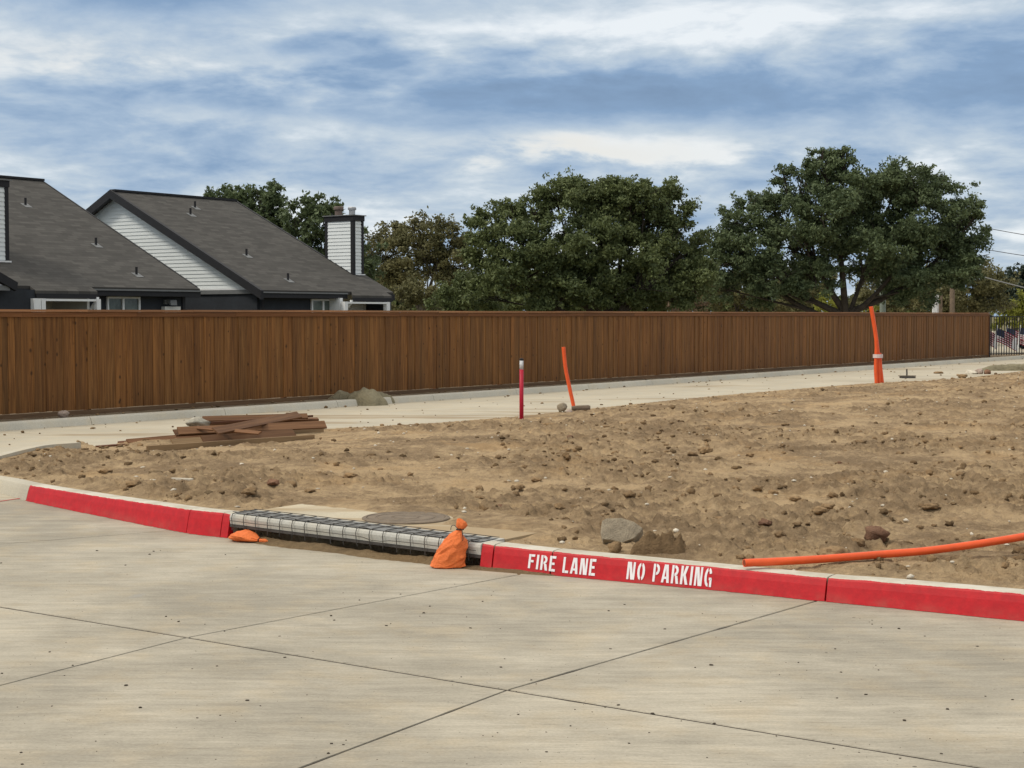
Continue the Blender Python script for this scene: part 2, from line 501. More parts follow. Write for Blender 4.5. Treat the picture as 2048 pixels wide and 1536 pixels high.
M['siding'] = plain('white_lap_siding', (0.70, 0.735, 0.73), 0.55, 0.03, 2.0)
M['trim_black'] = plain('black_trim', (0.016, 0.016, 0.018), 0.6, 0.15)
M['wall_dark'] = plain('charcoal_wall', (0.026, 0.030, 0.036), 0.75, 0.2, 1.2)
M['wall_grey'] = plain('grey_porch_wall', (0.62, 0.61, 0.57), 0.8, 0.06)
M['white'] = plain('white_trim_paint', (0.74, 0.75, 0.74), 0.5, 0.04)
M['glass'] = plain('window_glass', (0.10, 0.125, 0.11), 0.12, 0.5, 1.5, spec=0.5)
M['steel'] = plain('galvanised_flue', (0.42, 0.42, 0.42), 0.4, 0.15, metal=0.7)
M['rustcap'] = plain('rusty_flue', (0.16, 0.12, 0.10), 0.7, 0.25)
M['gutter'] = plain('grey_drip_edge', (0.16, 0.165, 0.165), 0.5, 0.1)
M['iron'] = plain('black_iron', (0.012, 0.012, 0.013), 0.5, 0.2)
M['wire'] = plain('rusty_wire', (0.075, 0.068, 0.06), 0.6, 0.25)
M['fabric'] = plain('grey_filter_fabric', (0.25, 0.25, 0.24), 0.95, 0.35, 30, bstr=0.6)
M['angle'] = plain('dark_steel_angle', (0.07, 0.062, 0.055), 0.7, 0.3)
M['void'] = plain('shade_dark_concrete', (0.05, 0.045, 0.04), 0.95, 0.2)  # concrete blackened in its colour to stand for the shade inside the slot
M['iron_lid'] = plain('dusty_iron_lid', (0.19, 0.148, 0.105), 0.85, 0.25, 9, bstr=0.3)
M['orange'] = plain('orange_conduit', (0.80, 0.105, 0.022), 0.42, 0.10, 5.0, spec=0.4)
M['orange_shade'] = plain('conduit_inner_shade', (0.25, 0.05, 0.02), 0.8)  # darker copy of the orange, shade of the hollow put into the colour
M['bag'] = plain('orange_woven_bag', (0.78, 0.185, 0.048), 0.7, 0.16, 10.0, bstr=0.5)
M['redpost'] = plain('red_marker_plastic', (0.44, 0.012, 0.035), 0.45, 0.08)
M['label_white'] = plain('pale_marker_label', (0.62, 0.62, 0.62), 0.5, 0.25, 30)
M['black'] = plain('black_plastic', (0.015, 0.013, 0.013), 0.6)
M['tape'] = plain('pale_tape', (0.66, 0.55, 0.52), 0.5)
M['pole_green'] = plain('greenish_pole', (0.23, 0.27, 0.23), 0.6, 0.12)
M['pole_wood'] = plain('wood_pole', (0.16, 0.12, 0.085), 0.9, 0.25)
M['navy'] = plain('navy_cloth', (0.028, 0.034, 0.065), 0.9)
M['flag_red'] = plain('red_cloth', (0.30, 0.018, 0.045), 0.85)
M['flag_white'] = plain('white_cloth', (0.74, 0.72, 0.72), 0.85, 0.05)
M['carpaint'] = plain('white_car_paint', (0.78, 0.78, 0.78), 0.25, 0.02, spec=0.6)
M['tyre'] = plain('black_rubber', (0.02, 0.02, 0.02), 0.85)
M['bark'] = plain('dark_bark', (0.055, 0.045, 0.034), 0.95, 0.35, 5, bstr=0.6)
M['bark_grey'] = plain('grey_bark', (0.10, 0.085, 0.065), 0.95, 0.3, 5, bstr=0.6)

# asphalt shingles
m, t, b = new_mat('asphalt_shingles', 0.95, 0.15)
p = wpos(t, -FANG)
bt = nd(t, 'ShaderNodeTexBrick', {'Vector': nd(t, 'ShaderNodeTexCoord').outputs['UV'], 'Scale': 1.0, 'Mortar Size': 0.006, 'Bias': -0.1, 'Brick Width': 0.34, 'Row Height': 0.14,
                                  'Color1': (0.068, 0.065, 0.060, 1), 'Color2': (0.100, 0.095, 0.087, 1), 'Mortar': (0.06, 0.056, 0.05, 1)}, offset=0.37, squash=1.0)
n1 = noise(t, nd(t, 'ShaderNodeMapping', {0: nd(t, 'ShaderNodeTexCoord').outputs['UV'], 3: (0.8, 3.2, 1)}).outputs[0], 1.3, 7.0, 0.65)
k = mth(t, 'ADD', 0.68, mth(t, 'MULTIPLY', n1, 0.62))
setc(t, b, nd(t, 'ShaderNodeVectorMath', {0: bt.outputs[0], 3: k}, operation='SCALE').outputs[0])
bump(t, b, bt.outputs[1], -0.4, 0.02)
M['roof'] = m


def leaf_mat(name, a, bb, trans=0.12):
    m, t, b = new_mat(name, 0.6, 0.25)
    ri = nd(t, 'ShaderNodeNewGeometry').outputs['Random Per Island']
    p = wpos(t)
    n = noise(t, p, 0.45, 4.0, 0.6)
    f = mth(t, 'ADD', mth(t, 'MULTIPLY', ri, 0.55), mth(t, 'MULTIPLY', sstep(t, n, 0.3, 0.7), 0.45))
    setc(t, b, mixc(t, f, a, bb))
    b.inputs['Transmission Weight'].default_value = 0.0
    b.inputs['Subsurface Weight'].default_value = 0.0
    tr = nd(t, 'ShaderNodeBsdfTranslucent', {0: (*[x * 1.5 for x in bb], 1)})
    mx = nd(t, 'ShaderNodeMixShader', {0: trans, 1: b.outputs[0], 2: tr.outputs[0]})
    t.links.new(mx.outputs[0], t.nodes['Material Output'].inputs[0])
    return m


M['leaf_oak'] = leaf_mat('oak_leaves', (0.042, 0.064, 0.030), (0.140, 0.178, 0.080))
M['leaf_mid'] = leaf_mat('elm_leaves', (0.052, 0.074, 0.030), (0.175, 0.205, 0.078))
M['leaf_olive'] = leaf_mat('olive_autumn_leaves', (0.080, 0.082, 0.032), (0.200, 0.185, 0.085), 0.15)
M['leaf_lime'] = leaf_mat('yellow_green_leaves', (0.13, 0.15, 0.025), (0.28, 0.28, 0.05), 0.2)
M['leaf_brown'] = leaf_mat('russet_leaves', (0.11, 0.075, 0.045), (0.22, 0.155, 0.10), 0.15)
M['leaf_far'] = leaf_mat('far_dark_leaves', (0.035, 0.05, 0.035), (0.06, 0.08, 0.055), 0.1)

# ================================================================== THE SETTING
mb = MB()
mb.add([(-900, -300, -0.30), (900, -300, -0.30), (900, 1500, -0.30), (-900, 1500, -0.30)], [[0, 1, 2, 3]])
tag(mb.build('ground', M['ground']), kind='structure')

# ---- far kerb, verge and alley along the fence
C0 = G(0, 862, 0.0)
KOFF = (C0 - FENCE_A).dot(FN)               # negative: towards the camera


def FL(t, v, z):                            # along the fence, away from the camera, up
    q = FENCE_A + FD * t + FN * v
    return Vector((q.x, q.y, z))


fk = empty('far_kerb', FL(0, KOFF, 0), kind='structure')
tj = [-14.0]
while tj[-1] < 66:
    tj.append(tj[-1] + 3.05)
for a, b_ in zip(tj[:-1], tj[1:]):
    mb = MB()
    prof = [(0.0, -0.10), (0.0, 0.0), (0.035, 0.10), (0.05, 0.122), (0.07, 0.13), (0.19, 0.13), (0.19, -0.10)]
    mb.prism([FL(a + 0.006, KOFF + x, z) for x, z in prof], FD * (b_ - a - 0.012))
    mb.build('kerb_segment', M['fkerb'], fk)

tt = np.linspace(-16, 68, 420)
vv = np.linspace(KOFF + 0.17, 1.2, 14)
T_, V_ = np.meshgrid(tt, vv)
zz_ = 0.118 + 0.018 * pn(T_ * 2.3, V_ * 2.3, 3) + 0.012 * pn(T_ * 7, V_ * 7, 4)
xy = np.array([[FENCE_A.x, FENCE_A.y]]) + T_.reshape(-1, 1) * np.array([[FD.x, FD.y]]) + V_.reshape(-1, 1) * np.array([[FN.x, FN.y]])
vs = np.column_stack([xy, zz_.ravel()])
nc, nr = len(tt), len(vv)
ii = np.arange(nc * nr).reshape(nr, nc)
qd = np.stack([ii[:-1, :-1], ii[:-1, 1:], ii[1:, 1:], ii[1:, :-1]], -1).reshape(-1, 4)
me = np_mesh('verge', vs, quads=qd, smooth=True)
me.materials.append(M['strip'])
tag(link(bpy.data.objects.new('verge', me)), kind='structure')
# pavement and ground behind the fences
mb = MB()
mb.add([FL(-60, 1.1, 0.095), FL(40, 1.1, 0.095), FL(40, 200, 0.095), FL(-60, 200, 0.095)], [[0, 1, 2, 3]])
tag(mb.build('yard', M['ground']), kind='structure')
mb = MB()
mb.add([FL(40, 1.1, 0.10), FL(150, 1.1, 0.10), FL(150, 60, 0.10), FL(40, 60, 0.10)], [[0, 1, 2, 3]])
tag(mb.build('parking_lot', M['alley']), kind='structure')

# ---- near kerb path (front base), with height
kp = [(2048, 1242, .16), (1650, 1203, .15), (1425, 1180, .152), (1100, 1150, .165), (958, 1137, .18)]
PR = [(*G(x, y)[:2], h) for x, y, h in kp]
d0 = Vector(PR[0][:2]) - Vector(PR[1][:2])
d0.normalize()
PR = [(PR[0][0] + d0.x * 16, PR[0][1] + d0.y * 16, .16), (PR[0][0] + d0.x * 7, PR[0][1] + d0.y * 7, .16)] + PR
kl = [(455, 1076, .20), (380, 1067, .20), (300, 1052, .19), (180, 1028, .172), (60, 1003, .155), (0, 986, .14)]
PL = [(*G(x, y)[:2], h) for x, y, h in kl]
PL += [(-5.95, 16.65, .13), (-6.28, 17.35, .13), (-6.42, 18.1, .13), (-6.44, 18.9, .13), (-6.42, 19.7, .13), (-6.36, 20.5, .12), (-6.14, 21.25, .09)]
pathR = catmull(PR, 10)
pathL = catmull(PL, 10)


def by_px(px, path):                        # index on a path whose base point projects to px
    best = min(range(min(len(path), 72)), key=lambda i: abs(1024 + F * path[i].x / (path[i].y * CP) - px))
    return best


kerb = empty('kerb', G(1300, 1165), kind='structure')


def kerb_piece(path, mat, g0=0.004, g1=0.004):
    P = [Vector(p) for p in path]
    P[0] = P[0] + (P[1] - P[0]).normalized() * g0
    P[-1] = P[-1] + (P[-2] - P[-1]).normalized() * g1
    prof = [(0, 0, 0), (.28, .0, .0)]
    vs, fs, uvs = [], [], []
    n = len(P)
    acc = 0
    for i, q in enumerate(P):
        tg = (P[min(i + 1, n - 1)] - P[max(i - 1, 0)])
        tg.z = 0
        tg.normalize()
        nin = Vector((tg.y, -tg.x, 0))       # path runs right to left; inside (soil side) is on its right
        h = q.z
        if i:
            acc += (P[i] - P[i - 1]).length
        pr = [(0, -.10, -.3), (0, 0, 0), (.012, h * .3, .3), (.026, h * .65, .65), (.040, h * .90, .9), (.047, h * .965, .97), (.062, h, 1.06), (.12, h + .002, 1.5), (.195, h, 2.0), (.195, -.10, 3.0)]
        for a_, z_, v_ in pr:
            vs.append(Vector((q.x, q.y, 0)) + nin * a_ + Vector((0, 0, z_)))
            uvs.append((acc, v_))
    k = 10
    for i in range(n - 1):
        for j in range(k - 1):
            fs.append([i * k + j, (i + 1) * k + j, (i + 1) * k + j + 1, i * k + j + 1])
    fs.append([j for j in range(k)])
    fs.append([(n - 1) * k + j for j in range(k)][::-1])
    o = ORG[kerb.name]
    me = np_mesh('kerb_segment', [v - o for v in vs], fs)
    ul = me.uv_layers.new(name='UVMap')
    for lp in me.loops:
        ul.data[lp.index].uv = uvs[lp.vertex_index]
    bm = bmesh.new()
    bm.from_mesh(me)
    bmesh.ops.recalc_face_normals(bm, faces=bm.faces)
    bm.to_mesh(me)
    bm.free()
    me.materials.append(mat)
    return link(bpy.data.objects.new('kerb_segment', me), kerb, o)


cuts = [0, by_px(1650, pathR), by_px(1101, pathR), by_px(985, pathR), len(pathR) - 1]
for a, b_ in zip(cuts[:-1], cuts[1:]):
    kerb_piece(pathR[a:b_ + 1], M['redkerb'], 0.006 if a else 0.0, 0.006)
cuts = [0, by_px(438, pathL), by_px(365, pathL), by_px(50, pathL)]
for a, b_ in zip(cuts[:-1], cuts[1:]):
    if b_ > a:
        kerb_piece(pathL[a:b_ + 1], M['redkerb'])
kerb_piece(pathL[cuts[-1]:], M['kerbc'])

# splash of red paint along the foot of the kerb
for path, a, b_ in ((pathR, 0, len(pathR) - 1), (pathL, 0, by_px(50, pathL))):
    mb = MB()
    P = [Vector((p.x, p.y, 0)) for p in catmull(path[a:b_ + 1], 5)]
    vs, fs = [], []
    for i, q in enumerate(P):
        tg = (P[min(i + 1, len(P) - 1)] - P[max(i - 1, 0)]).normalized()
        no = Vector((-tg.y, tg.x, 0))
        wd = max(0.001, 0.014 + 0.012 * float(pn(i * 0.31, 0.5, 8)) + 0.008 * float(pn(i * 1.1, 3.5, 9)))
        vs += [q - no * 0.004 + Vector((0, 0, 0.003)), q + no * wd + Vector((0, 0, 0.0025))]
        if i:
            fs.append([2 * i - 2, 2 * i - 1, 2 * i + 1, 2 * i])
    mb.add(vs, fs)
    mb.build('paint_splash', M['red'], kerb)


P = catmull([G(52, 996), G(30, 998.5), G(0, 1003), G(-60, 1011), G(-140, 1022)], 8)
vs, fs = [], []
for i, q in enumerate(P):
    wd = .035 + .012 * float(pn(i * .4, 2.2, 66))
    vs += [Vector((q.x, q.y + wd, .003)), Vector((q.x, q.y - wd, .003))]
    if i:
        fs.append([2 * i - 2, 2 * i - 1, 2 * i + 1, 2 * i])
MB().add(vs, fs).build('paint_splash', M['red'], kerb)


# ---- near road in concrete panels with real joints
def off(a, b_, d):
    return Vector(a) + (Vector(b_) - Vector(a)).normalized() * d


def lerp(a, b_, t):
    return Vector(a) * (1 - t) + Vector(b_) * t


A1, A2 = G(375, 1275), G(1015, 1380)
AD = (A2 - A1).normalized()
curbpts = [Vector((p.x, p.y, 0)) for p in pathL[::-1] if p.x > -5.5] + [Vector((p.x, p.y, 0)) for p in pathR[::-1]]
L1 = [G(1030, 1152), A1, off(A1, G(0, 1371), 9)]
L2 = [G(1645, 1200), A2, off(A2, G(600, 1536), 9)]


def lineX(p, d, q, e):                      # intersection in plan
    den_ = d.x * e.y - d.y * e.x
    return p + d * (((q.x - p.x) * e.y - (q.y - p.y) * e.x) / den_)


l0a, l0b = G(345, 1062), G(0, 1089)
A0 = lineX(l0a, (l0b - l0a), A1, AD)
L0 = [l0a, A0, A0 + (L1[2] - L1[1])]
S12 = (A2 - A1) * 1.16
L3 = [lineX(L2[0] + S12, (L2[1] - L2[0]), curbpts[-1], d0.to_3d()), A2 + S12, L2[2] + S12]
L4 = [L3[0] + S12, L3[1] + S12, L3[2] + S12]
S01 = A1 - A0
seam0, seam1 = G(47, 998), G(0, 1004)
sd = (seam1 - seam0).normalized()
Lm = [seam0 + Vector((-8.0, -1.6, 0)), A0 + Vector((-5.5, .6, 0)), A0 + Vector((-5.5, .6, 0)) + (L1[2] - L1[1])]
print('A0', A0, 'seam', seam0, seam1, 'A1', A1)
road = empty('road', (A1 + A2) / 2, kind='structure')


def kerb_between(a, b_):                    # kerb-foot points between two points (left to right), tucked under the kerb
    res = []
    for q in curbpts:
        if a.x < q.x < b_.x:
            res.append(q + Vector((0.03, 0.06, 0)))
    return res


def slab(poly, name='slab'):
    c = sum(poly, Vector()) / len(poly)
    n = len(poly)
    ins = []
    for i in range(n):
        p0, p1, p2 = poly[i - 1], poly[i], poly[(i + 1) % n]
        e1, e2 = (p1 - p0).normalized(), (p2 - p1).normalized()
        n1, n2 = Vector((-e1.y, e1.x, 0)), Vector((-e2.y, e2.x, 0))
        w1 = .012 if abs(e1.dot(AD)) > .93 else .0065
        w2 = .012 if abs(e2.dot(AD)) > .93 else .0065
        dt = n1.x * n2.y - n1.y * n2.x
        if abs(dt) < .2:
            ins.append(p1 + n1 * w1)
        else:                                 # exact mitre for unequal joint widths
            ins.append(p1 + Vector(((w1 * n2.y - w2 * n1.y) / dt, (n1.x * w2 - n2.x * w1) / dt, 0)))
    mb = MB()
    # split each edge so the joint line can wander a little
    ring = []
    for i in range(n):
        a, b_ = ins[i], ins[(i + 1) % n]
        L = (b_ - a).length
        k = max(1, int(L / 0.12))
        e = (b_ - a).normalized()
        no = Vector((-e.y, e.x, 0))
        for j in range(k):
            q = lerp(a, b_, j / k)
            if 0 < j < k:
                q = q + no * (0.004 * abs(float(pn(q.x * 3.1 + q.y * 5.3, q.y * 2.7, 21))) + 0.006 * max(0, float(pn(q.x * 1.7 - 4, q.y * 6.7, 22)) - 0.18) * 3)
            ring.append(q)
    top = [q + (c - q).normalized() * 0.004 for q in ring]
    n2 = len(ring)
    vs = top + [q + Vector((0, 0, -0.006)) for q in ring] + [q + Vector((0, 0, -0.05)) for q in ring]
    fs = [list(range(n2))]
    for a in (0, 1):
        fs += [[a * n2 + i, (a + 1) * n2 + i, (a + 1) * n2 + (i + 1) % n2, a * n2 + (i + 1) % n2] for i in range(n2)]
    mb.add(vs, fs)
    return mb.build(name, M['road'], road)


tuck = lambda p: p + Vector((0.03, 0.06, 0))
# counter-clockwise polygons seen from above
slab([Lm[1], L0[1], tuck(L0[0])] + kerb_between(seam0 + Vector((-0.02, 0, 0)), L0[0])[::-1] + [seam0, Lm[0]])
slab([L0[1], L1[1], tuck(L1[0])] + kerb_between(L0[0], L1[0])[::-1] + [tuck(L0[0])])
slab([L1[1], L2[1], tuck(L2[0])] + kerb_between(L1[0], L2[0])[::-1] + [tuck(L1[0])])
slab([L2[1], L3[1], tuck(L3[0])] + kerb_between(L2[0], L3[0])[::-1] + [tuck(L2[0])])
slab([L3[1], L4[1], tuck(L4[0]), tuck(L3[0])])
for a, b_ in ((Lm, L0), (L0, L1), (L1, L2), (L2, L3), (L3, L4)):
    slab([a[2], b_[2], b_[1], a[1]])
mb = MB()
mb.add([Vector((-30, -12, -.005)), Vector((40, -12, -.005)), L4[0] + Vector((0, .1, -.005)), L3[0] + Vector((0, .1, -.005))] +
       [tuck(q) + Vector((0, 0, -.005)) for q in curbpts[::-1] if q.x < L3[0].x] + [seam0 + Vector((0, .02, -.005)), Lm[0] + Vector((0, .05, -.005)), Vector((-30, Lm[0].y, -.005))], [list(range(8 - 1 + len([q for q in curbpts if q.x < L3[0].x])))])
mb.build('joint_filler', M['filler'], road)

# ---- alley and driveway throat
mb = MB()
apoly = [seam0 + Vector((0.3, 0.0, 0)), seam0 + Vector((0, 0.004, 0)), Lm[0] + Vector((0, 0.004, 0)), Lm[0] + Vector((-25, 6, 0)), FL(-40, KOFF + .05, 0), FL(72, KOFF + .05, 0), FL(72, KOFF - 12, 0), G(1900, 850), G(640, 930), G(200, 960)]
mb.add([q + Vector((0, 0, -0.002)) for q in apoly], [list(range(len(apoly)))])
tag(mb.build('alley', M['alley']), kind='structure')

# ---- inlet geometry is needed by the soil
W0 = Vector((pathL[0].x, pathL[0].y, 0))
W1 = Vector((pathR[-1].x, pathR[-1].y, 0))
WD = (W1 - W0)
WL = WD.length
WD.normalize()
WN = Vector((-WD.y, WD.x, 0))               # towards the soil


def IN(u, v, z):                            # along the inlet (left to right), away from the road, up (z relative to its top)
    q = W0 + WD * u + WN * v
    return Vector((q.x, q.y, z))


def itop(u):
    return 0.20 - 0.02 * (u / WL)


# ---- bare soil lot
edge_px = [(150, 888), (196, 893), (330, 882), (480, 872), (640, 858), (860, 846), (1040, 832), (1200, 815), (1380, 796), (1560, 780), (1750, 765), (1900, 760), (1960, 752), (2048, 741), (2200, 728)]
FARX = 26.0
EDGE = [G(x, y, 0.012) for x, y in edge_px]
kerb_in_R = [Vector((p.x, p.y, 0)) + WN * 0.13 for p in pathR]
kerb_in_L = []
for i, q in enumerate(pathL):
    tg = (pathL[min(i + 1, len(pathL) - 1)] - pathL[max(i - 1, 0)])
    tg.z = 0
    tg.normalize()
    kerb_in_L.append(Vector((q.x, q.y, 0)) + Vector((tg.y, -tg.x, 0)) * 0.13)
POLY = [Vector((q.x, q.y, 0)) for q in kerb_in_R] + [IN(WL, .22, 0), IN(0, .22, 0)] + kerb_in_L + [Vector((q.x, q.y, 0)) for q in EDGE] + [Vector((FARX, EDGE[-1].y + 4, 0)), Vector((FARX, 2, 0))]
PX, PY = np.array([q.x for q in POLY]), np.array([q.y for q in POLY])


def inside(x, y):
    res = np.zeros(x.shape, bool)
    n = len(PX)
    j = n - 1
    for i in range(n):
        c = ((PY[i] > y) != (PY[j] > y)) & (x < (PX[j] - PX[i]) * (y - PY[i]) / (PY[j] - PY[i] + 1e-12) + PX[i])
        res ^= c
        j = i
    return res


def seg_dist(x, y, pts):
    d = np.full(x.shape, 1e9)
    for a, b_ in zip(pts[:-1], pts[1:]):
        ex, ey = b_.x - a.x, b_.y - a.y
        L2_ = ex * ex + ey * ey + 1e-12
        k = np.clip(((x - a.x) * ex + (y - a.y) * ey) / L2_, 0, 1)
        d = np.minimum(d, np.hypot(x - a.x - k * ex, y - a.y - k * ey))
    return d


KB = [q for q in kerb_in_R[::-1]]
KBL = kerb_in_L
KHX = np.array([p.x for p in (pathL[::-1] + pathR[::-1])])
KHH = np.array([p.z for p in (pathL[::-1] + pathR[::-1])])
o_ = np.argsort(KHX)
KHX, KHH = KHX[o_], KHH[o_]
EDs = EDGE[::1]


def worley(x, y, seed):
    """lumps: each cell carries a dome of its own height and size"""
    ix, iy = np.floor(x), np.floor(y)
    best = np.zeros(np.shape(x))
    for ox in (-1, 0, 1):
        for oy in (-1, 0, 1):
            h1 = _h(ix + ox, iy + oy, seed) / 4294967296.0
            h2 = _h(ix + ox, iy + oy, seed + 1) / 4294967296.0
            h3 = _h(ix + ox, iy + oy, seed + 2) / 4294967296.0
            dx, dy = x - ix - ox - h1, y - iy - oy - h2
            rr = .25 + .55 * h3
            d = np.sqrt(dx * dx + dy * dy) / rr
            best = np.maximum(best, np.sqrt(np.clip(1 - d * d, 0, 1)) * rr * (h1 * h2 * 4 > .35))
    return best


def rough_mask(x, y):
    return ss(0.5 * pn(x * .23 + 5, y * .31, 31) + 0.5 * pn(x * .6, y * .8, 32) + 0.06, -0.14, 0.20)


def soil_z(x, y, want=False):
    x, y = np.asarray(x, float), np.asarray(y, float)
    de = seg_dist(x, y, EDs)
    dk = np.minimum(seg_dist(x, y, KB[::3] + [KB[-1]]), seg_dist(x, y, KBL[::3] + [KBL[-1]]))
    u = (x - W0.x) * WD.x + (y - W0.y) * WD.y
    v = (x - W0.x) * WN.x + (y - W0.y) * WN.y
    hk = np.interp(x, KHX, KHH)
    hk = np.where(y > 16.5, 0.11, hk)
    far = ss(de, 0.0, 5.0)
    b0 = 0.012 + 0.14 * far
    nearw = 1 - ss(dk, 0.1, 2.5)
    base = b0 * (1 - nearw) + (hk - 0.022) * nearw
    rm = rough_mask(x, y)
    amp = ss(dk, 0.0, 0.5) * ss(de, 0.0, 1.2) * 0.96 + 0.04
    big = 0.055 * pn(x * .45, y * .45, 1) + 0.03 * pn(x * 1.1, y * 1.1, 2)
    med = 0.045 * pn(x * 2.4, y * 2.4, 3) + 0.035 * np.abs(pn(x * 4.3, y * 4.3, 4))
    c1, c2, c3 = pn(x * 8.1, y * 8.1, 5), pn(x * 15.0, y * 15.0, 6), pn(x * 31, y * 31, 7)
    fine = (0.060 * np.maximum(c1 - .05, 0) + 0.045 * np.maximum(c2, -0.08) + 0.022 * np.abs(c3)) * (0.30 + 1.0 * rm)
    wx, wy = x + .05 * pn(x * 14, y * 14, 15) + .02 * pn(x * 33, y * 33, 17), y + .05 * pn(x * 14, y * 14, 16) + .02 * pn(x * 33, y * 33, 18)
    lump = .055 * worley(wx * 6.5, wy * 6.5, 201) * ss(rm, .25, .8) + .040 * worley(wx * 12.5, wy * 12.5, 211) * (.25 + .75 * rm) + .020 * worley(wx * 27, wy * 27, 221)
    fine = fine * .75 + lump
    z = base + amp * (big + med * (0.4 + 0.8 * rm) + fine)
    if want:
        return np.clip(lump * 26 - .12, 0, 1) * ss(rm, .15, .7) * amp * (.55 + .9 * pn(x * 5, y * 5, 19)).clip(0, 1)
    # wheel tracks run across the far half
    trk = np.abs(((x * -FN.x + y * -FN.y) * 0.9 + 0.3 * pn(x * .2, y * .2, 11)) % 1.9 - 0.95)
    z -= amp * 0.02 * (1 - ss(trk, 0.05, 0.22)) * ss(de, 0.5, 2) * (1 - rm * 0.6)
    # the inlet's top slab: sand drifts over it from the back
    onslab = ss(u, -0.25, -0.02) * (1 - ss(u, WL + 0.0, WL + 0.3)) * (1 - ss(v, 1.15, 1.5))
    drift = -0.034 + 0.060 * ss(v, 0.45, 1.25) + 0.030 * pn(x * 1.6 + 3, y * 1.6, 13) + 0.008 * pn(x * 9, y * 9, 14)
    zi = itop(0) - 0.006 + drift
    # keep the iron lid half clear
    ld = np.hypot(x - LID.x, y - LID.y)
    zi = np.where(ld < 0.50, np.minimum(zi, itop(0) + 0.036 - 0.058 * ss((x - LID.x) + 0.5 * (y - LID.y) * -1 + 0.05 * pn(x * 6, y * 6, 55), -0.16, 0.16) * (1 - ss(ld, 0.36, 0.5))), zi)
    z = z * (1 - onslab) + zi * onslab
    dl = seg_dist(x, y, LUMB)
    z = z + (np.minimum(z, .012) - z) * (1 - ss(dl, .25, 1.0))
    dp = seg_dist(x, y, PIPE)
    z = z + (np.minimum(z, .165) - z) * (1 - ss(dp, .10, .45))
    return z


LID = G(812, 1031, 0.21)
LUMB = [G(200, 896, .02), G(290, 903, .04), G(470, 885, .04), G(640, 862, .04)]
PIPE = [G(1488, 1126, .19), G(1760, 1109, .2), G(1880, 1098, .22), G(2048, 1073, .29), G(2400, 1050, .2)]
gx = np.concatenate([np.linspace(-190, 2120, 660)[:-1], np.linspace(2120, 6500, 330)])
gy = np.concatenate([np.linspace(722, 800, 90)[:-1], np.linspace(800, 1260, 470)[:-1], np.linspace(1260, 2300, 130)])
GX, GY = np.meshgrid(gx, gy)
bb_ = (768 - GY) / F
rz, ry = -SP + bb_ * CP, CP + bb_ * SP
kk = (0.08 - EYE) / rz
SX, SY = (GX - 1024) / F * kk, ry * kk
SZ = soil_z(SX, SY)
ok = inside(SX, SY)
nc, nr = len(gx), len(gy)
ii = np.arange(nc * nr).reshape(nr, nc)
keep = ok[:-1, :-1] | ok[:-1, 1:] | ok[1:, 1:] | ok[1:, :-1]
qd = np.stack([ii[:-1, :-1], ii[1:, :-1], ii[1:, 1:], ii[:-1, 1:]], -1)[keep]
used, inv = np.unique(qd.ravel(), return_inverse=True)
vs = np.column_stack([SX.ravel(), SY.ravel(), np.where(ok, SZ, np.minimum(SZ, -0.02)).ravel()])[used]
me = np_mesh('bare_soil', vs, quads=inv.reshape(-1, 4), smooth=True)
me.attributes.new('dug', 'FLOAT', 'POINT').data.foreach_set('value', soil_z(vs[:, 0], vs[:, 1], True).astype(np.float32))
me.materials.append(M['soil'])
tag(link(bpy.data.objects.new('bare_soil', me)), kind='structure')


def on_soil(px, py):
    z = 0.1
    for _ in range(6):
        q = G(px, py, z)
        z = float(soil_z(np.array([q.x]), np.array([q.y]))[0])
    return Vector((q.x, q.y, z))


# ---- clods, pebbles and grit: nobody could count them
def ico(sub):
    bm = bmesh.new()
    bmesh.ops.create_icosphere(bm, subdivisions=sub, radius=1.0)
    v = np.array([q.co[:] for q in bm.verts])
    f = np.array([[a.index for a in q.verts] for q in bm.faces])
    bm.free()
    return v, f


ICO = {1: ico(1), 2: ico(2), 3: ico(3), 4: ico(4)}


def scatter(name, pts, sizes, sub, mat, squash=(0.6, 0.5), sink=0.25, jit=0.28, seed=0):
    r = np.random.default_rng(seed)
    v, f = ICO[sub]
    n = len(pts)
    d = 1 + jit * (r.random((n, len(v))) - 0.5) * 2
    P = v[None] * d[..., None]
    sx, sy, sz = 0.75 + 0.6 * r.random(n), 0.75 + 0.6 * r.random(n), squash[0] + squash[1] * r.random(n)
    P = P * (np.stack([sx, sy, sz], -1) * sizes[:, None])[:, None, :]
    a = r.random(n) * 6.283
    ca, sa = np.cos(a)[:, None], np.sin(a)[:, None]
    P = np.stack([P[..., 0] * ca - P[..., 1] * sa, P[..., 0] * sa + P[..., 1] * ca, P[..., 2]], -1)
    c = pts.copy()
    c[:, 2] += sizes * sz * (1 - 2 * sink)
    P = (P + c[:, None, :]).reshape(-1, 3)
    FF = (f[None] + (np.arange(n) * len(v))[:, None, None]).reshape(-1, 3)
    me = np_mesh(name, P, tris=FF, smooth=False)
    me.materials.append(mat)
    return tag(link(bpy.data.objects.new(name, me)), kind='stuff')


def soil_points(n, seed, ymax=60, ymin=9, power=1.0, want_rough=True):
    r = np.random.default_rng(seed)
    x = r.uniform(-7, 24, n * 12)
    y = ymin + (ymax - ymin) * r.random(n * 12) ** power
    k = inside(x, y)
    if want_rough:
        k &= r.random(len(x)) < 0.06 + 0.94 * rough_mask(x, y) ** 1.5
    u = (x - W0.x) * WD.x + (y - W0.y) * WD.y
    v = (x - W0.x) * WN.x + (y - W0.y) * WN.y
    k &= y > 8.2
    k &= ~((u > -.1) & (u < WL + .1) & (v < 1.1))
    k &= seg_dist(x, y, KB[::3] + [KB[-1]]) > 0.12
    k &= seg_dist(x, y, KBL[::3] + [KBL[-1]]) > 0.12
    x, y = x[k][:n], y[k][:n]
    return np.column_stack([x, y, soil_z(x, y)])


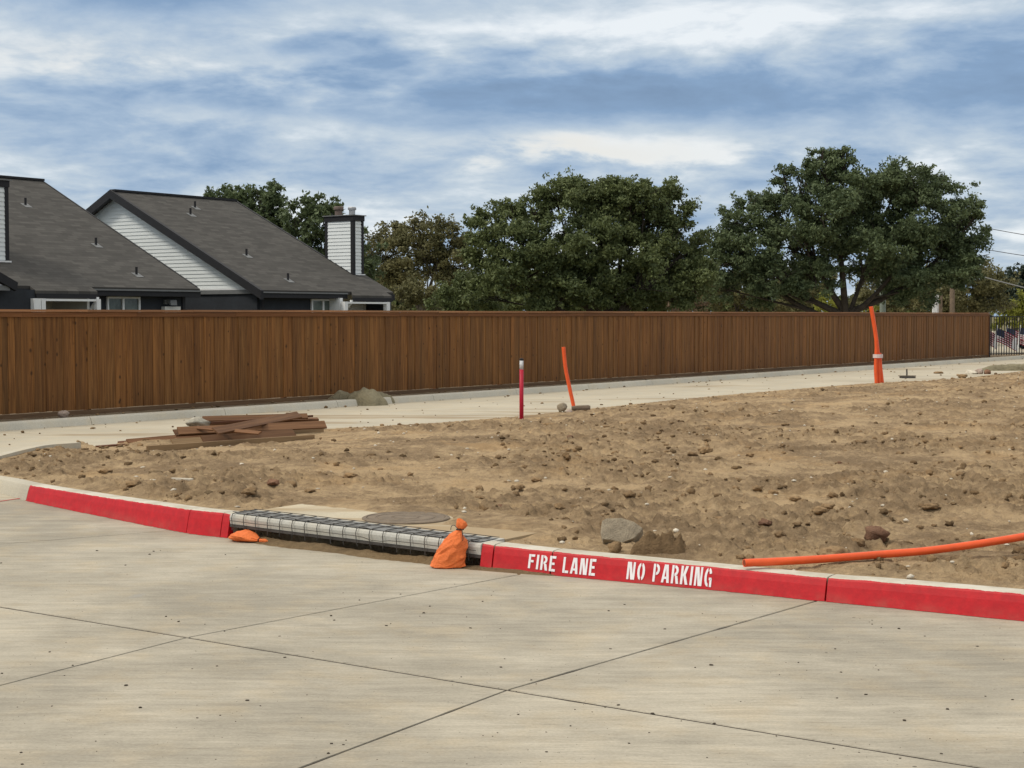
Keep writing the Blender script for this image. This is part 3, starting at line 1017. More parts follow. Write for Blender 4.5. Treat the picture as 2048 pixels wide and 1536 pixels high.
p_ = soil_points(12000, 41, 24, 9.2, 1.5)
s_ = 0.004 + 0.034 * RNG.random(len(p_)) ** 7
tag(scatter('soil_clods', p_, s_, 2, M['clod'], (.5, .5), .38, .42, seed=1), 'loose brown clods crumbled over the bare dirt lot', 'soil')
p_ = soil_points(6000, 42, 58, 17, 1.4)
s_ = 0.008 + 0.042 * RNG.random(len(p_)) ** 6.0
tag(scatter('far_soil_clods', p_, s_, 1, M['clod'], (.45, .4), .35, .38, seed=2), 'small brown clods over the far half of the dirt lot', 'soil')
p_ = soil_points(1500, 43, 50, 9.2, 1.7, False)
s_ = 0.006 + 0.020 * RNG.random(len(p_)) ** 2.5
tag(scatter('limestone_chips', p_, s_, 1, M['pebble'], (0.35, 0.5), 0.15, seed=3), 'pale limestone chips sprinkled through the dirt', 'gravel')
# grit on the near road
r_ = np.random.default_rng(5)
qx, qy = r_.uniform(-100, 2150, 900), 1100 + 430 * r_.random(900) ** 1.2
pts_ = []
for a, b_ in zip(qx, qy):
    q = G(a, b_, 0)
    base_y = np.interp(a, [0, 300, 455, 958, 1650, 2048], [1010, 1058, 1082, 1145, 1208, 1247])
    if b_ > base_y + 3:
        pts_.append((q.x, q.y, 0))
pts_ = np.array(pts_)
s_ = 0.0018 + 0.0080 * r_.random(len(pts_)) ** 8
tag(scatter('road_grit', pts_, s_, 1, M['grit'], (0.3, 0.3), 0.2, seed=6), 'tiny dark crumbs scattered on the concrete road', 'grit')
# crumbs on the alley and along the verge
qx, qy = r_.uniform(-50, 2100, 500), r_.random(500)
pts_, ss2 = [], []
for a, b_ in zip(qx, qy):
    tq = r_.uniform(-4, 62)
    vq = KOFF - r_.random() ** 2 * 4.0 if b_ < 0.5 else KOFF + .25 + r_.random() * .4
    q = FL(tq, vq, 0 if b_ < 0.5 else 0.125)
    if b_ >= 0.5 or not bool(inside(np.array([q.x]), np.array([q.y]))[0]):
        pts_.append(tuple(q))
pts_ = np.array(pts_)
s_ = 0.012 + 0.028 * r_.random(len(pts_)) ** 3
tag(scatter('verge_crumbs', pts_, s_, 1, M['clod'], (0.4, 0.3), 0.2, seed=7), 'soil crumbs along the kerb below the fence', 'soil')


# ================================================================== STORM DRAIN INLET
inlet = empty('storm_drain_inlet', IN(WL / 2, 0.1, 0), 'concrete kerb inlet with wire mesh bent over its long dark slot', 'drain')
mb = MB()
nseg = 12
prof = lambda u: [(0.030, itop(u) - .085), (0.022, itop(u) - .03), (0.028, itop(u) - .010), (0.042, itop(u)), (0.32, itop(u) + .002), (0.32, itop(u) - .085)]
a, b_ = [IN(0.004, v, z) for v, z in prof(0)], [IN(WL - .004, v, z) for v, z in prof(WL)]
k = len(a)
mb.add(a + b_, [list(range(k))[::-1], [k + i for i in range(k)]] + [[i, (i + 1) % k, k + (i + 1) % k, k + i] for i in range(k)])
mb.build('beam', M['inletc'], inlet)
mb = MB()
mb.hexa([IN(0.004, .024, itop(0) - .108), IN(WL - .004, .024, itop(WL) - .108), IN(WL - .004, .16, itop(WL) - .108), IN(.004, .16, itop(0) - .108),
         IN(0.004, .024, itop(0) - .087), IN(WL - .004, .024, itop(WL) - .087), IN(WL - .004, .16, itop(WL) - .087), IN(.004, .16, itop(0) - .087)])
mb.build('steel_angle', M['angle'], inlet)
mb = MB()
zt = itop(WL) - 0.006
mb.box((0, .325, -.1), (WL, 1.30, 0), lambda u, v, z: IN(u, v, z + itop(u) - .004 if z > -.05 else z))
mb.build('top_slab', M['slabc'], inlet)
# the chamber behind the slot
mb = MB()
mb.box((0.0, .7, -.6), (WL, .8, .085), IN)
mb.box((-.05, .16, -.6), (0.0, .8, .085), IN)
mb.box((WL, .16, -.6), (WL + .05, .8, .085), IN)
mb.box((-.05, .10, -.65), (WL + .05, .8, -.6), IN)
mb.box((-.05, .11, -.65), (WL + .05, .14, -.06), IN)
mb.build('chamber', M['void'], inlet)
# filter fabric on top
mb = MB()
nu = 60
vs, fs = [], []
for i in range(nu + 1):
    u = 0.03 + (WL - .06) * i / nu
    for j, v in enumerate((0.05, 0.12, 0.20, 0.275)):
        e = 0.012 * float(pn(u * 4, j * 3.3, 51)) if j in (0, 3) else 0
        vs.append(IN(u, v + e, itop(u) + .007 + .004 * float(pn(u * 7, v * 30, 52))))
    if i:
        for j in range(3):
            fs.append([(i - 1) * 4 + j, i * 4 + j, i * 4 + j + 1, (i - 1) * 4 + j + 1])
mb.add(vs, fs)
mb.build('filter_fabric', M['fabric'], inlet)
wm = empty('wire_mesh', IN(WL / 2, 0.1, itop(0)), 'rusty wire mesh folded over the front edge of the kerb inlet', 'mesh')
u = 0.05
i = 0
while u < WL - 0.02:
    dx = 0.008 * random.uniform(-1, 1)
    tp = itop(u)
    pts = [IN(u + dx, .30, tp + .010), IN(u, .17, tp + .013), IN(u, .055, tp + .014), IN(u - .004, .016, tp + .004), IN(u - .004, .004, tp - .03), IN(u, .006, tp - .09), IN(u + dx, .010, tp - .130 - .012 * random.random())]
    MB().tube(pts, 0.0034, 6).build('wire', M['wire'], wm)
    u += 0.137
    i += 1
for v, dz, so in ((.29, .014, 1), (.17, .016, 3), (.045, .018, 4), (.000, -.052, 5)):
    pts = []
    for j in range(29):
        u = 0.02 + (WL - .05) * j / 28
        kink = -0.022 * math.exp(-((u - 1.62) / .10) ** 2) if so in (4, 5) else 0
        pts.append(IN(u, v + .004 * float(pn(u * 3, so * 2.2, 61)), itop(u) + dz + kink + .004 * float(pn(u * 2.5, so, 62))))
    MB().tube(pts, 0.0030, 6).build('wire', M['wire'], wm)
# iron lid
lid = empty('manhole_lid', (LID.x, LID.y, itop(1.0)), 'round dusty iron manhole lid set in the inlet slab', 'manhole lid')
lz = itop(1.0) - .012
mb = MB()
sg = 40
c_ = [(LID.x + math.cos(a * 2 * math.pi / sg), LID.y + math.sin(a * 2 * math.pi / sg)) for a in range(sg)]
rings = [(.36, lz - .03), (.36, lz + .014), (.345, lz + .020), (.325, lz + .020), (.322, lz + .012)]
vs = [Vector((LID.x + (x - LID.x) * r, LID.y + (y - LID.y) * r, z)) for r, z in rings for x, y in c_]
fs = [[j * sg + i, j * sg + (i + 1) % sg, (j + 1) * sg + (i + 1) % sg, (j + 1) * sg + i] for j in range(len(rings) - 1) for i in range(sg)]
mb.add(vs, fs)
mb.build('rim', M['iron_lid'], lid)
mb = MB()
rings = [(.318, lz - .02), (.318, lz + .018), (.25, lz + .018), (.248, lz + .014), (.235, lz + .014), (.233, lz + .018), (.12, lz + .018), (.118, lz + .014), (.105, lz + .014), (.103, lz + .018)]
vs = [Vector((LID.x + (x - LID.x) * r, LID.y + (y - LID.y) * r, z)) for r, z in rings for x, y in c_]
fs = [[j * sg + i, j * sg + (i + 1) % sg, (j + 1) * sg + (i + 1) % sg, (j + 1) * sg + i] for j in range(len(rings) - 1) for i in range(sg)]
fs.append([(len(rings) - 1) * sg + i for i in range(sg)])
mb.add(vs, fs)
mb.build('cover', M['iron_lid'], lid)


def heap(name, fr, nu, nv, zf, mat, label, cat, smooth=True, kind=None, closed=True):
    """a heap lying on the ground: fr(a,b) gives plan position for a,b in 0..1, zf(a,b,x,y) the height"""
    vs, fs = [], []
    for i in range(nu):
        for j in range(nv):
            a, b = i / (nu - 1), j / (nv - 1)
            q = fr(a, b)
            vs.append(Vector((q.x, q.y, zf(a, b, q.x, q.y))))
    for i in range(nu - 1):
        for j in range(nv - 1):
            fs.append([i * nv + j, (i + 1) * nv + j, (i + 1) * nv + j + 1, i * nv + j + 1])
    mb = MB().add(vs, fs)
    c = fr(.5, .5)
    o = mb.build(name, mat, None, (c.x, c.y, 0), smooth)
    return tag(o, label, cat, kind=kind)


# silt banked in front of and inside the slot
def silt_z(a, b, x, y):
    u, v = a * WL, -0.16 + 0.36 * b
    z = 0.040 * ss(v, -0.15, 0.02) - 0.01 - .05 * ss(v, .03, .10) + 0.024 * float(pn(x * 3, y * 3, 71)) * ss(v, -.14, -.02) + 0.012 * float(pn(x * 13, y * 13, 72)) * ss(v, -.16, -.05)
    z -= 0.25 * ss(v, 0.10, 0.2)
    fade = ss(a, 0.0, 0.10) * (1 - 0.6 * ss(a, 0.80, 0.95))
    z = z * fade - 0.012 * (1 - fade)
    return float(z) - 0.004 * (1 - float(ss(b, 0, .05)))


heap('silt_bank', lambda a, b: IN(0.01 + a * (WL - .02), -0.16 + 0.36 * b + .02 * math.sin(a * 17) * (1 - b), 0), 140, 26, silt_z, M['silt'], 'brown silt banked up along the inlet slot', 'silt', kind='stuff')
# silt wedge at the foot of the red kerb
KR = [Vector((p.x, p.y, 0)) for p in pathR[::-1]]


def fr_k(a, b):
    s = a * 1.05
    return W1 + KD * (s - .28) + Vector((KD.y, -KD.x, 0)) * (-.02 + 0.15 * b * (1 - .55 * a))


heap('silt_wedge', fr_k, 60, 10, lambda a, b, x, y: float(max(-0.01, (0.022 * (1 - b) * math.sin(min(1, a * 1.1) * math.pi) ** .7 + .006 * pn(x * 9, y * 9, 73) * (1 - b) - .004 * b - .002))), M['silt'], 'thin tan silt washed against the foot of the red kerb', 'silt', kind='stuff')


# ================================================================== LETTERING ON THE KERB
def bar(x0, y0, x1, y1, t):
    dx, dy = x1 - x0, y1 - y0
    if abs(dy) >= abs(dx):                   # widen horizontally so stroke ends stay level
        h = t / 2 * math.hypot(dx, dy) / abs(dy)
        return [(x0 - h, y0), (x0 + h, y0), (x1 + h, y1), (x1 - h, y1)]
    return [(x0, y0 - t / 2), (x1, y1 - t / 2), (x1, y1 + t / 2), (x0, y0 + t / 2)]


def arc(cx, cy, rx, ry, a0, a1, tx, ty, n=7):
    o_ = [(cx + rx * math.cos(R(a0 + (a1 - a0) * i / n)), cy + ry * math.sin(R(a0 + (a1 - a0) * i / n))) for i in range(n + 1)]
    i_ = [(cx + (rx - tx) * math.cos(R(a0 + (a1 - a0) * i / n)), cy + (ry - ty) * math.sin(R(a0 + (a1 - a0) * i / n))) for i in range(n + 1)]
    return [[o_[i], o_[i + 1], i_[i + 1], i_[i]] for i in range(n)]


T = 0.17
GL = {
    'F': (.50, [bar(.09, 0, .09, 1, T), bar(.20, .92, .50, .92, .16), bar(.20, .52, .42, .52, .16)]),
    'I': (.18, [bar(.09, 0, .09, 1, T)]),
    'R': (.56, [bar(.09, 0, .09, 1, T), bar(.38, .44, .50, 0, .19)] + arc(.24, .71, .30, .29, 90, -90, .17, .15)),
    'E': (.50, [bar(.09, 0, .09, 1, T), bar(.20, .92, .50, .92, .16), bar(.20, .5, .42, .5, .15), bar(.20, .08, .50, .08, .16)]),
    'L': (.48, [bar(.09, .0, .09, 1, T), bar(.20, .08, .48, .08, .16)]),
    'A': (.60, [bar(.08, 0, .25, 1, .17), bar(.52, 0, .37, 1, .19), bar(.21, .27, .40, .27, .13)]),
    'N': (.60, [bar(.08, 0, .08, 1, .15), bar(.20, 1, .40, 0, .19), bar(.52, 0, .52, 1, .15)]),
    'O': (.58, arc(.27, .5, .26, .5, 100, 260, .17, .17) + arc(.31, .5, .26, .5, 80, -80, .17, .17)),
    'P': (.54, [bar(.09, 0, .09, 1, T)] + arc(.24, .69, .29, .31, 90, -90, .17, .15)),
    'K': (.58, [bar(.09, 0, .09, 1, T), bar(.26, .46, .46, 1, .19), bar(.28, .56, .50, 0, .19)]),
    'G': (.60, arc(.29, .5, .28, .5, 105, 275, .17, .17) + arc(.31, .62, .26, .38, 78, 15, .17, .16, 4) + [bar(.50, .0, .50, .45, .16), bar(.36, .42, .55, .42, .14)]),
}


def face_pt(px_path_pos, frac, prou=0.004):  # point on the painted face, position by arc length from the inlet end
    P = pathR[::-1]
    acc = 0.0
    for i in range(len(P) - 1):
        a, b_ = Vector((P[i].x, P[i].y, 0)), Vector((P[i + 1].x, P[i + 1].y, 0))
        L = (b_ - a).length
        if acc + L >= px_path_pos:
            k = (px_path_pos - acc) / L
            q = a.lerp(b_, k)
            h = P[i].z * (1 - k) + P[i + 1].z * k
            n_in = Vector((-(b_ - a).y, (b_ - a).x, 0)).normalized()
            inset = np.interp(frac, [0, .3, .65, .9, 1], [0, .012, .026, .040, .05])
            return q + n_in * (float(inset) - prou) + Vector((0, 0, h * frac + prou * .3))
        acc += L
    return Vector((P[-1].x, P[-1].y, 0))


def s_of(px):
    lo, hi = 0.0, 9.0
    for _ in range(40):
        m_ = (lo + hi) / 2
        q = face_pt(m_, .5)
        if 1024 + F * q.x / (q.y * CP + (EYE - q.z) * SP) < px:
            lo = m_
        else:
            hi = m_
    return lo


for word, x0, x1, f0, f1 in (('FIRE', 1057, 1111, (.20, .78), (.15, .80)), ('LANE', 1126, 1191, (.14, .80), (.13, .84)), ('NO', 1254, 1290, (.12, .86), (.12, .87)), ('PARKING', 1306, 1424, (.12, .88), (.11, .93))):
    a, b_ = s_of(x0), s_of(x1)
    gap = 0.17
    tot = sum(GL[c][0] for c in word) + gap * (len(word) - 1)
    k = (b_ - a) / tot
    x = 0
    mb = MB()
    for c in word:
        wdt, polys = GL[c]
        for pl_ in polys:
            top, bot = [], []
            for qx_, qy_ in pl_:
                fx = (x + qx_) / tot
                lo = f0[0] + (f1[0] - f0[0]) * fx
                hi = f0[1] + (f1[1] - f0[1]) * fx
                top.append(face_pt(a + (x + qx_) * k, lo + (hi - lo) * qy_, .0045))
                bot.append(face_pt(a + (x + qx_) * k, lo + (hi - lo) * qy_, .001))
            n = len(top)
            mb.add(top + bot, [list(range(n))] + [[i, (i + 1) % n, n + (i + 1) % n, n + i] for i in range(n)])
        x += wdt + gap
    mb.build('lettering', M['white_paint'], kerb)


# ================================================================== WOODEN FENCE
fence = empty('wooden_fence', FL(FENCE_LEN / 2, 0, .13), 'long brown stained board fence with a flat cap, along the alley', 'fence')
ZB, ZT = 0.205, 1.895
fmb = {}
for key, wd in (('a', .140), ('b', .152)):
    mb = MB()
    c_ = .004
    zb_, zt_ = 0.0, ZT - ZB
    pr = [(-wd / 2, .017), (-wd / 2, .004), (-wd / 2 + c_, 0), (wd / 2 - c_, 0), (wd / 2, .004), (wd / 2, .017)]
    n = len(pr)
    vs = [Vector((x, y, z)) for z in (zb_, zt_) for x, y in pr]
    mb.add(vs, [list(range(n))[::-1], [n + i for i in range(n)]] + [[i, (i + 1) % n, n + (i + 1) % n, n + i] for i in range(n)])
    o = mb.build('template', M['fence'])
    fmb[key] = o.data
    bpy.data.objects.remove(o)
PITCHB = .1235
prev = True
npk = int((FENCE_LEN + 5.5) / PITCHB)
rest = MB()
first = int(2.6 / PITCHB)
for i in range(npk):
    t = -5.5 + PITCHB * (i + .5)
    if t > FENCE_LEN - .06:
        break
    prev = (not prev) if random.random() < .82 else prev
    proud = prev
    v = (-.0150 if proud else -.006) + random.uniform(-.005, .0)
    dz = random.uniform(-.006, .004)
    t += random.uniform(-.012, .012)
    if first <= i < first + 300:
        o = bpy.data.objects.new('picket', fmb['a' if random.random() < .8 else 'b'])
        link(o, fence, FL(t, v, ZB + dz))
        o.rotation_euler = (random.uniform(-.0015, .0015), random.uniform(-.0018, .0018), FANG)
    else:
        rest.box((t - .07, v, ZB + dz), (t + .07, v + .017, ZT), FL)
rest.build('picket_run', M['fence'], fence)['kind'] = 'stuff'
t = -5.5
i = 0
fang_m = Matrix.Rotation(FANG, 4, 'Z')


def rail(name, t0, t1, v0, v1, z0, z1, mat):
    mb = MB().box((t0, v0, z0), (t1, v1, z1))
    o = mb.build(name, mat)
    me = o.data
    bpy.data.objects.remove(o)
    c = Vector(((t0 + t1) / 2, (v0 + v1) / 2, (z0 + z1) / 2))
    me.transform(Matrix.Translation(-c))
    o = bpy.data.objects.new(name, me)
    link(o, fence, FL(c.x, c.y, c.z))
    o.rotation_euler = (0, 0, FANG)
    return o


while t < FENCE_LEN:
    t1 = min(t + 2.42, FENCE_LEN)
    jz = random.uniform(-.003, .003)
    rail('cap_board', t + .002, t1 - .002, -.075, .095, ZT + .012 + jz, ZT + .050 + jz, M['cap'])
    ta, tb = t + 1.1, min(t1 + 1.1, FENCE_LEN)
    if tb > ta + .1:
        rail('trim_board', ta + .002, tb - .002, -.047, -.024, ZT - .075 + jz, ZT + .010 + jz, M['fencetrim'])
    rail('kick_board', t + .7, min(t1 + .697, FENCE_LEN), -.016, .022, .075, ZB - .012, M['kick'])
    rail('rail', t, t1 - .003, .022, .06, 1.60, 1.69, M['fencetrim'])
    rail('post', t + .06, t + .15, .063, .15, .05, ZT, M['fencetrim'])
    t = t1
rail('end_post', FENCE_LEN - .0, FENCE_LEN + .09, -.03, .09, .08, ZT + .01, M['fencetrim'])

# black iron fence carrying on from it
iron = empty('iron_fence', FL(FENCE_LEN + 3, 0, .13), 'black iron picket fence beyond the end of the board fence', 'fence')
IL = 3.3
IA = R(30)
ID = Vector((math.cos(IA), math.sin(IA), 0))
I0 = FL(FENCE_LEN + .10, 0, 0)
IF = lambda t, v, z: I0 + ID * t + Vector((-ID.y, ID.x, 0)) * v + Vector((0, 0, z))
MB().box((0, -.02, 1.76), (IL, .02, 1.80), IF).build('top_rail', M['iron'], iron)
MB().box((0, -.02, .22), (IL, .02, .255), IF).build('bottom_rail', M['iron'], iron)
mb = MB().box((-.013, -.013, 0), (.013, .013, 1.60))
o = mb.build('template', M['iron'])
pk = o.data
bpy.data.objects.remove(o)
tq = .16
while tq < IL - .05:
    o = bpy.data.objects.new('iron_picket', pk)
    link(o, iron, IF(tq, 0, .17))
    o.rotation_euler = (0, 0, IA)
    tq += .152
for tq in (.05, IL):
    MB().box((tq - .03, -.03, .05), (tq + .03, .03, 1.86), IF).build('iron_post', M['iron'], iron)


# ================================================================== HOUSES
HP = V(525, 580, 44.0)
EAVE = HP.z
SLOPE = 0.483


def HL(u, v, z):
    return Vector((HP.x + FD.x * u + FN.x * v, HP.y + FD.y * u + FN.y * v, z))


def huv(q):
    d = Vector((q.x - HP.x, q.y - HP.y, 0))
    return d.dot(FD), d.dot(FN)


def roof_hit(px, py):                        # sight line meets the front roof slope
    r = ray(px, py)
    o = Vector((0, 0, EYE))
    nrm = Vector((-FN.x * SLOPE, -FN.y * SLOPE, 1))
    t_ = (HL(0, 0, EAVE) - o).dot(nrm) / r.dot(nrm)
    q = o + r * t_
    return huv(q)


def plane_v(px, py, v):                      # sight line meets the vertical plane at v
    r = ray(px, py)
    o = Vector((0, 0, EYE))
    t_ = (HL(0, v, 0) - o).dot(FN) / r.dot(FN)
    q = o + r * t_
    return huv(q)[0], q.z


def plane_u(px, py, u):
    r = ray(px, py)
    o = Vector((0, 0, EYE))
    t_ = (HL(u, 0, 0) - o).dot(FD) / r.dot(FD)
    q = o + r * t_
    return huv(q)[1], q.z


def RZ(v, ridge):
    return EAVE + SLOPE * (v if v <= ridge else 2 * ridge - v)


def roof_slab(polyuv, ridge, parent, name='roof', th=.10):
    """sloping roof sheet with thickness; uv laid out in metres for the shingle rows"""
    n = len(polyuv)
    top = [HL(u, v, RZ(v, ridge)) for u, v in polyuv]
    bot = [q - Vector((0, 0, th)) for q in top]
    o = ORG[parent.name]
    fs = [list(range(n)), [n + i for i in range(n)][::-1]] + [[i, n + i, n + (i + 1) % n, (i + 1) % n] for i in range(n)]
    me = np_mesh(name, [q - o for q in top + bot], fs)
    ul = me.uv_layers.new(name='UVMap')
    for lp in me.loops:
        u, v = polyuv[lp.vertex_index % n]
        ul.data[lp.index].uv = (u, v * math.sqrt(1 + SLOPE ** 2))
    bm = bmesh.new()
    bm.from_mesh(me)
    bmesh.ops.recalc_face_normals(bm, faces=bm.faces)
    bm.to_mesh(me)
    bm.free()
    me.materials.append(M['roof'])
    return link(bpy.data.objects.new(name, me), parent, o)


def rake(u, v0, v1, ridge, parent, wd=.10, drop=.20):
    mb = MB()
    pts = []
    for v in (v0, v1):
        z = RZ(v, ridge) + .015
        pts += [HL(u - wd / 2, v, z - drop), HL(u + wd / 2, v, z - drop), HL(u + wd / 2, v, z), HL(u - wd / 2, v, z)]
    mb.add(pts, [[0, 1, 2, 3], [7, 6, 5, 4], [0, 4, 5, 1], [1, 5, 6, 2], [2, 6, 7, 3], [3, 7, 4, 0]])
    return mb.build('rake_trim', M['trim_black'], parent)


def siding_u(u, v0, v1, z0, z1, parent, exp=.112, clip=None, face=-1, host=None):
    """lap boards on a wall of constant u; clip(z) gives the v range left at height z"""
    z = z0
    while z < z1 - .02:
        zt_ = min(z + exp, z1)
        a0, b0 = clip(z) if clip else (v0, v1)
        a1, b1 = clip(zt_) if clip else (v0, v1)
        if b0 - a0 > .05:
            if b1 < a1:
                a1 = b1 = (a1 + b1) / 2
            f = face * .026
            g = face * .006
            mb = MB()
            mb.add([HL(u + f, a0, z), HL(u + f, b0, z), HL(u + g, b1, zt_), HL(u + g, a1, zt_), HL(u, a0, z), HL(u, b0, z), HL(u, b1, zt_), HL(u, a1, zt_)],
                   [[0, 1, 2, 3], [4, 7, 6, 5], [0, 4, 5, 1], [3, 2, 6, 7], [0, 3, 7, 4], [1, 5, 6, 2]])
            mb.build('siding_board', M['siding'], parent)
        z = zt_


def siding_v(v, u0, u1, z0, z1, parent, exp=.112, uclip=None):
    z = z0
    while z < z1 - .02:
        zt_ = min(z + exp, z1)
        a0, b0 = uclip(z) if uclip else (u0, u1)
        a1, b1 = uclip(zt_) if uclip else (u0, u1)
        if b0 - a0 > .04:
            if b1 < a1:
                a1 = b1 = (a1 + b1) / 2
            mb = MB()
            mb.add([HL(a0, v - .026, z), HL(b0, v - .026, z), HL(b1, v - .006, zt_), HL(a1, v - .006, zt_), HL(a0, v, z), HL(b0, v, z), HL(b1, v, zt_), HL(a1, v, zt_)],
                   [[0, 3, 2, 1], [4, 5, 6, 7], [0, 1, 5, 4], [3, 7, 6, 2], [0, 4, 7, 3], [1, 2, 6, 5]])
            mb.build('siding_board', M['siding'], parent)
        z = zt_


def hbox(lo, hi, name, mat, parent):
    return MB().box(lo, hi, HL).build(name, M[mat], parent)


def chimney(parent, u0, u1, v0, v1, zb, zt, flues=True):
    c = hbox((u0 + .03, v0 + .03, zb), (u1 - .03, v1 - .03, zt), 'chimney', 'siding', parent)
    z = zb + .02
    siding_u(u0 + .03, v0 + .05, v1 - .05, zb, zt - .16, c)
    siding_v(v0 + .03, u0 + .05, u1 - .05, zb, zt - .16, c)
    for (a, b_) in ((u0, v0), (u1 - .11, v0), (u0, v1 - .11)):
        hbox((a, b_, zb), (a + .11, b_ + .11, zt - .02), 'corner_trim', 'trim_black', c)
    hbox((u0 - .02, v0 - .02, zt - .16), (u1 + .02, v1 + .02, zt), 'cap_band', 'trim_black', c)
    hbox((u0 - .06, v0 - .06, zt + .002), (u1 + .06, v1 + .06, zt + .03), 'cap', 'gutter', c)
    if flues:
        um = (u0 + u1) / 2
        for k_, (fv, mat, r_, h_) in enumerate(((v0 + .22 * (v1 - v0), 'steel', .10, .26), (v0 + .70 * (v1 - v0), 'rustcap', .12, .30))):
            b0 = HL(um, fv, zt + .03)
            mb = MB()
            mb.tube([b0, b0 + Vector((0, 0, h_ * .62))], r_, 14)
            mb.tube([b0 + Vector((0, 0, h_ * .62)), b0 + Vector((0, 0, h_ * .66)), b0 + Vector((0, 0, h_ * .9)), b0 + Vector((0, 0, h_))], [r_ * 1.05, r_ * 1.35, r_ * 1.35, r_ * 1.15], 14)
            mb.build('flue', M[mat], c)
    return c


def vents(parent, pxs):
    for px, py in pxs:
        u, v = roof_hit(px, py)
        z = RZ(v, 99)
        mb = MB()
        mb.tube([HL(u, v, z), HL(u, v, z + .20)], .035, 8)
        vt = mb.build('roof_vent', M['trim_black'], parent)
        mb = MB()
        mb.add([HL(u - .12, v - .17, RZ(v - .17, 99) + .012), HL(u + .12, v - .17, RZ(v - .17, 99) + .012), HL(u + .12, v + .08, RZ(v + .08, 99) + .012), HL(u - .12, v + .08, RZ(v + .08, 99) + .012)], [[0, 1, 2, 3]])
        mb.build('flashing', M['gutter'], vt)


def window(parent, u0, u1, z0, z1, v, mull, depth=.05):
    wn_ = MB()
    t_ = .05
    for lo, hi in (((u0, v - .05, z0), (u1, v + .02, z0 + t_)), ((u0, v - .05, z1 - t_), (u1, v + .02, z1)), ((u0, v - .05, z0 + t_), (u0 + t_, v + .02, z1 - t_)), ((u1 - t_, v - .05, z0 + t_), (u1, v + .02, z1 - t_))):
        wn_.box(lo, hi, HL)
    for m_ in mull:
        um = u0 + (u1 - u0) * m_
        wn_.box((um - .03, v - .055, z0 + t_), (um + .03, v + .02, z1 - t_), HL)
    f = wn_.build('window', M['white'], parent)
    edges_ = [0] + list(mull) + [1]
    for a, b_ in zip(edges_[:-1], edges_[1:]):
        MB().box((u0 + (u1 - u0) * a + .02, v - .012, z0 + .02), (u0 + (u1 - u0) * b_ - .02, v - .004, z1 - .02), HL).build('pane', M['glass'], f)
    return f


def downspout(parent, u, v, zt):
    pts = [HL(u, v - .02, zt), HL(u, v - .02, zt - .07), HL(u - .02, v + .10, zt - .20), HL(u - .03, v + .20, zt - .30), HL(u - .03, v + .20, .2)]
    MB().tube(pts, .045, 8).build('downspout', M['white'], parent)


# --- house with the big white gable (right)
RIDGE2 = 6.5
W2 = 5.08
h2 = empty('house', HL(2.5, 3, .1), 'house with broad white clapboard gable, dark roof and chimney at its far end', 'house')
uC, vC = roof_hit(706, 550)
uC = max(uC, W2 + .02)
roof_slab([(0, 0), (3.62, 0), (3.62, -.0), (W2, 0), (W2, RIDGE2), (0, RIDGE2)], RIDGE2, h2)
roof_slab([(0, RIDGE2), (W2, RIDGE2), (W2, 2 * RIDGE2), (0, 2 * RIDGE2)], RIDGE2, h2)
u_ext = plane_v(787, 587, 0)[0]
roof_slab([(W2 + .003, 0.0), (u_ext, 0.0), (u_ext, vC), (W2 + .003, vC)], RIDGE2, h2)
# porch lip
roof_slab([(3.55, -.24), (u_ext - .35, -.24), (u_ext - .35, -.003), (3.75, -.003)], RIDGE2, h2, 'porch_roof')
rake(-.06, -.05, RIDGE2, RIDGE2, h2, .12, .26)
rake(-.06, RIDGE2, 2 * RIDGE2, RIDGE2, h2, .12, .26)
rake(W2 + .05, vC + .1, RIDGE2, RIDGE2, h2, .08, .2)
mb = MB().box((-.02, RIDGE2 - .12, RZ(RIDGE2, RIDGE2) - .03), (W2 + .05, RIDGE2 + .12, RZ(RIDGE2, RIDGE2) + .035), HL)
mb.build('ridge_cap', M['trim_black'], h2)
hbox((.0, -.03, EAVE - .22), (3.55, .03, EAVE - .07), 'fascia', 'trim_black', h2)
hbox((-.02, -.07, EAVE - .085), (3.52, -.034, EAVE - .045), 'drip_edge', 'gutter', h2)
hbox((3.55, -.27, EAVE - .30), (u_ext - .35, -.22, EAVE - .19), 'porch_fascia', 'trim_black', h2)
hbox((u_ext - .34, -.04, EAVE - .25), (u_ext + .02, .02, EAVE - .06), 'fascia', 'trim_black', h2)
# walls
hbox((.30, .35, .1), (3.62, .45, EAVE - .05), 'front_wall', 'wall_dark', h2)
hbox((.22, .451, .1), (.32, 12.6, EAVE + .02), 'side_wall', 'wall_dark', h2)
hbox((W2 - .2, 1.7, .1), (W2 - .1, 12.6, EAVE + .4), 'end_wall', 'wall_dark', h2)
# gable wall backing and boards
mb = MB()
mb.prism([HL(.26, .25, EAVE + .021), HL(.26, 12.75, EAVE + .021), HL(.26, RIDGE2, RZ(RIDGE2, RIDGE2) - .14)], FD * .05)
mb.build('gable_wall', M['siding'], h2)
siding_u(.26, 0, 0, EAVE + .06, RZ(RIDGE2, RIDGE2) - .16, h2, clip=lambda z: ((z - EAVE + .12) / SLOPE, 2 * RIDGE2 - (z - EAVE + .12) / SLOPE))
hbox((.16, .05, EAVE - .10), (.30, 12.7, EAVE + .02), 'gable_sill', 'gutter', h2)
hbox((.20, .3, EAVE + .021), (.255, 12.6, EAVE + .055), 'sill_board', 'white', h2)
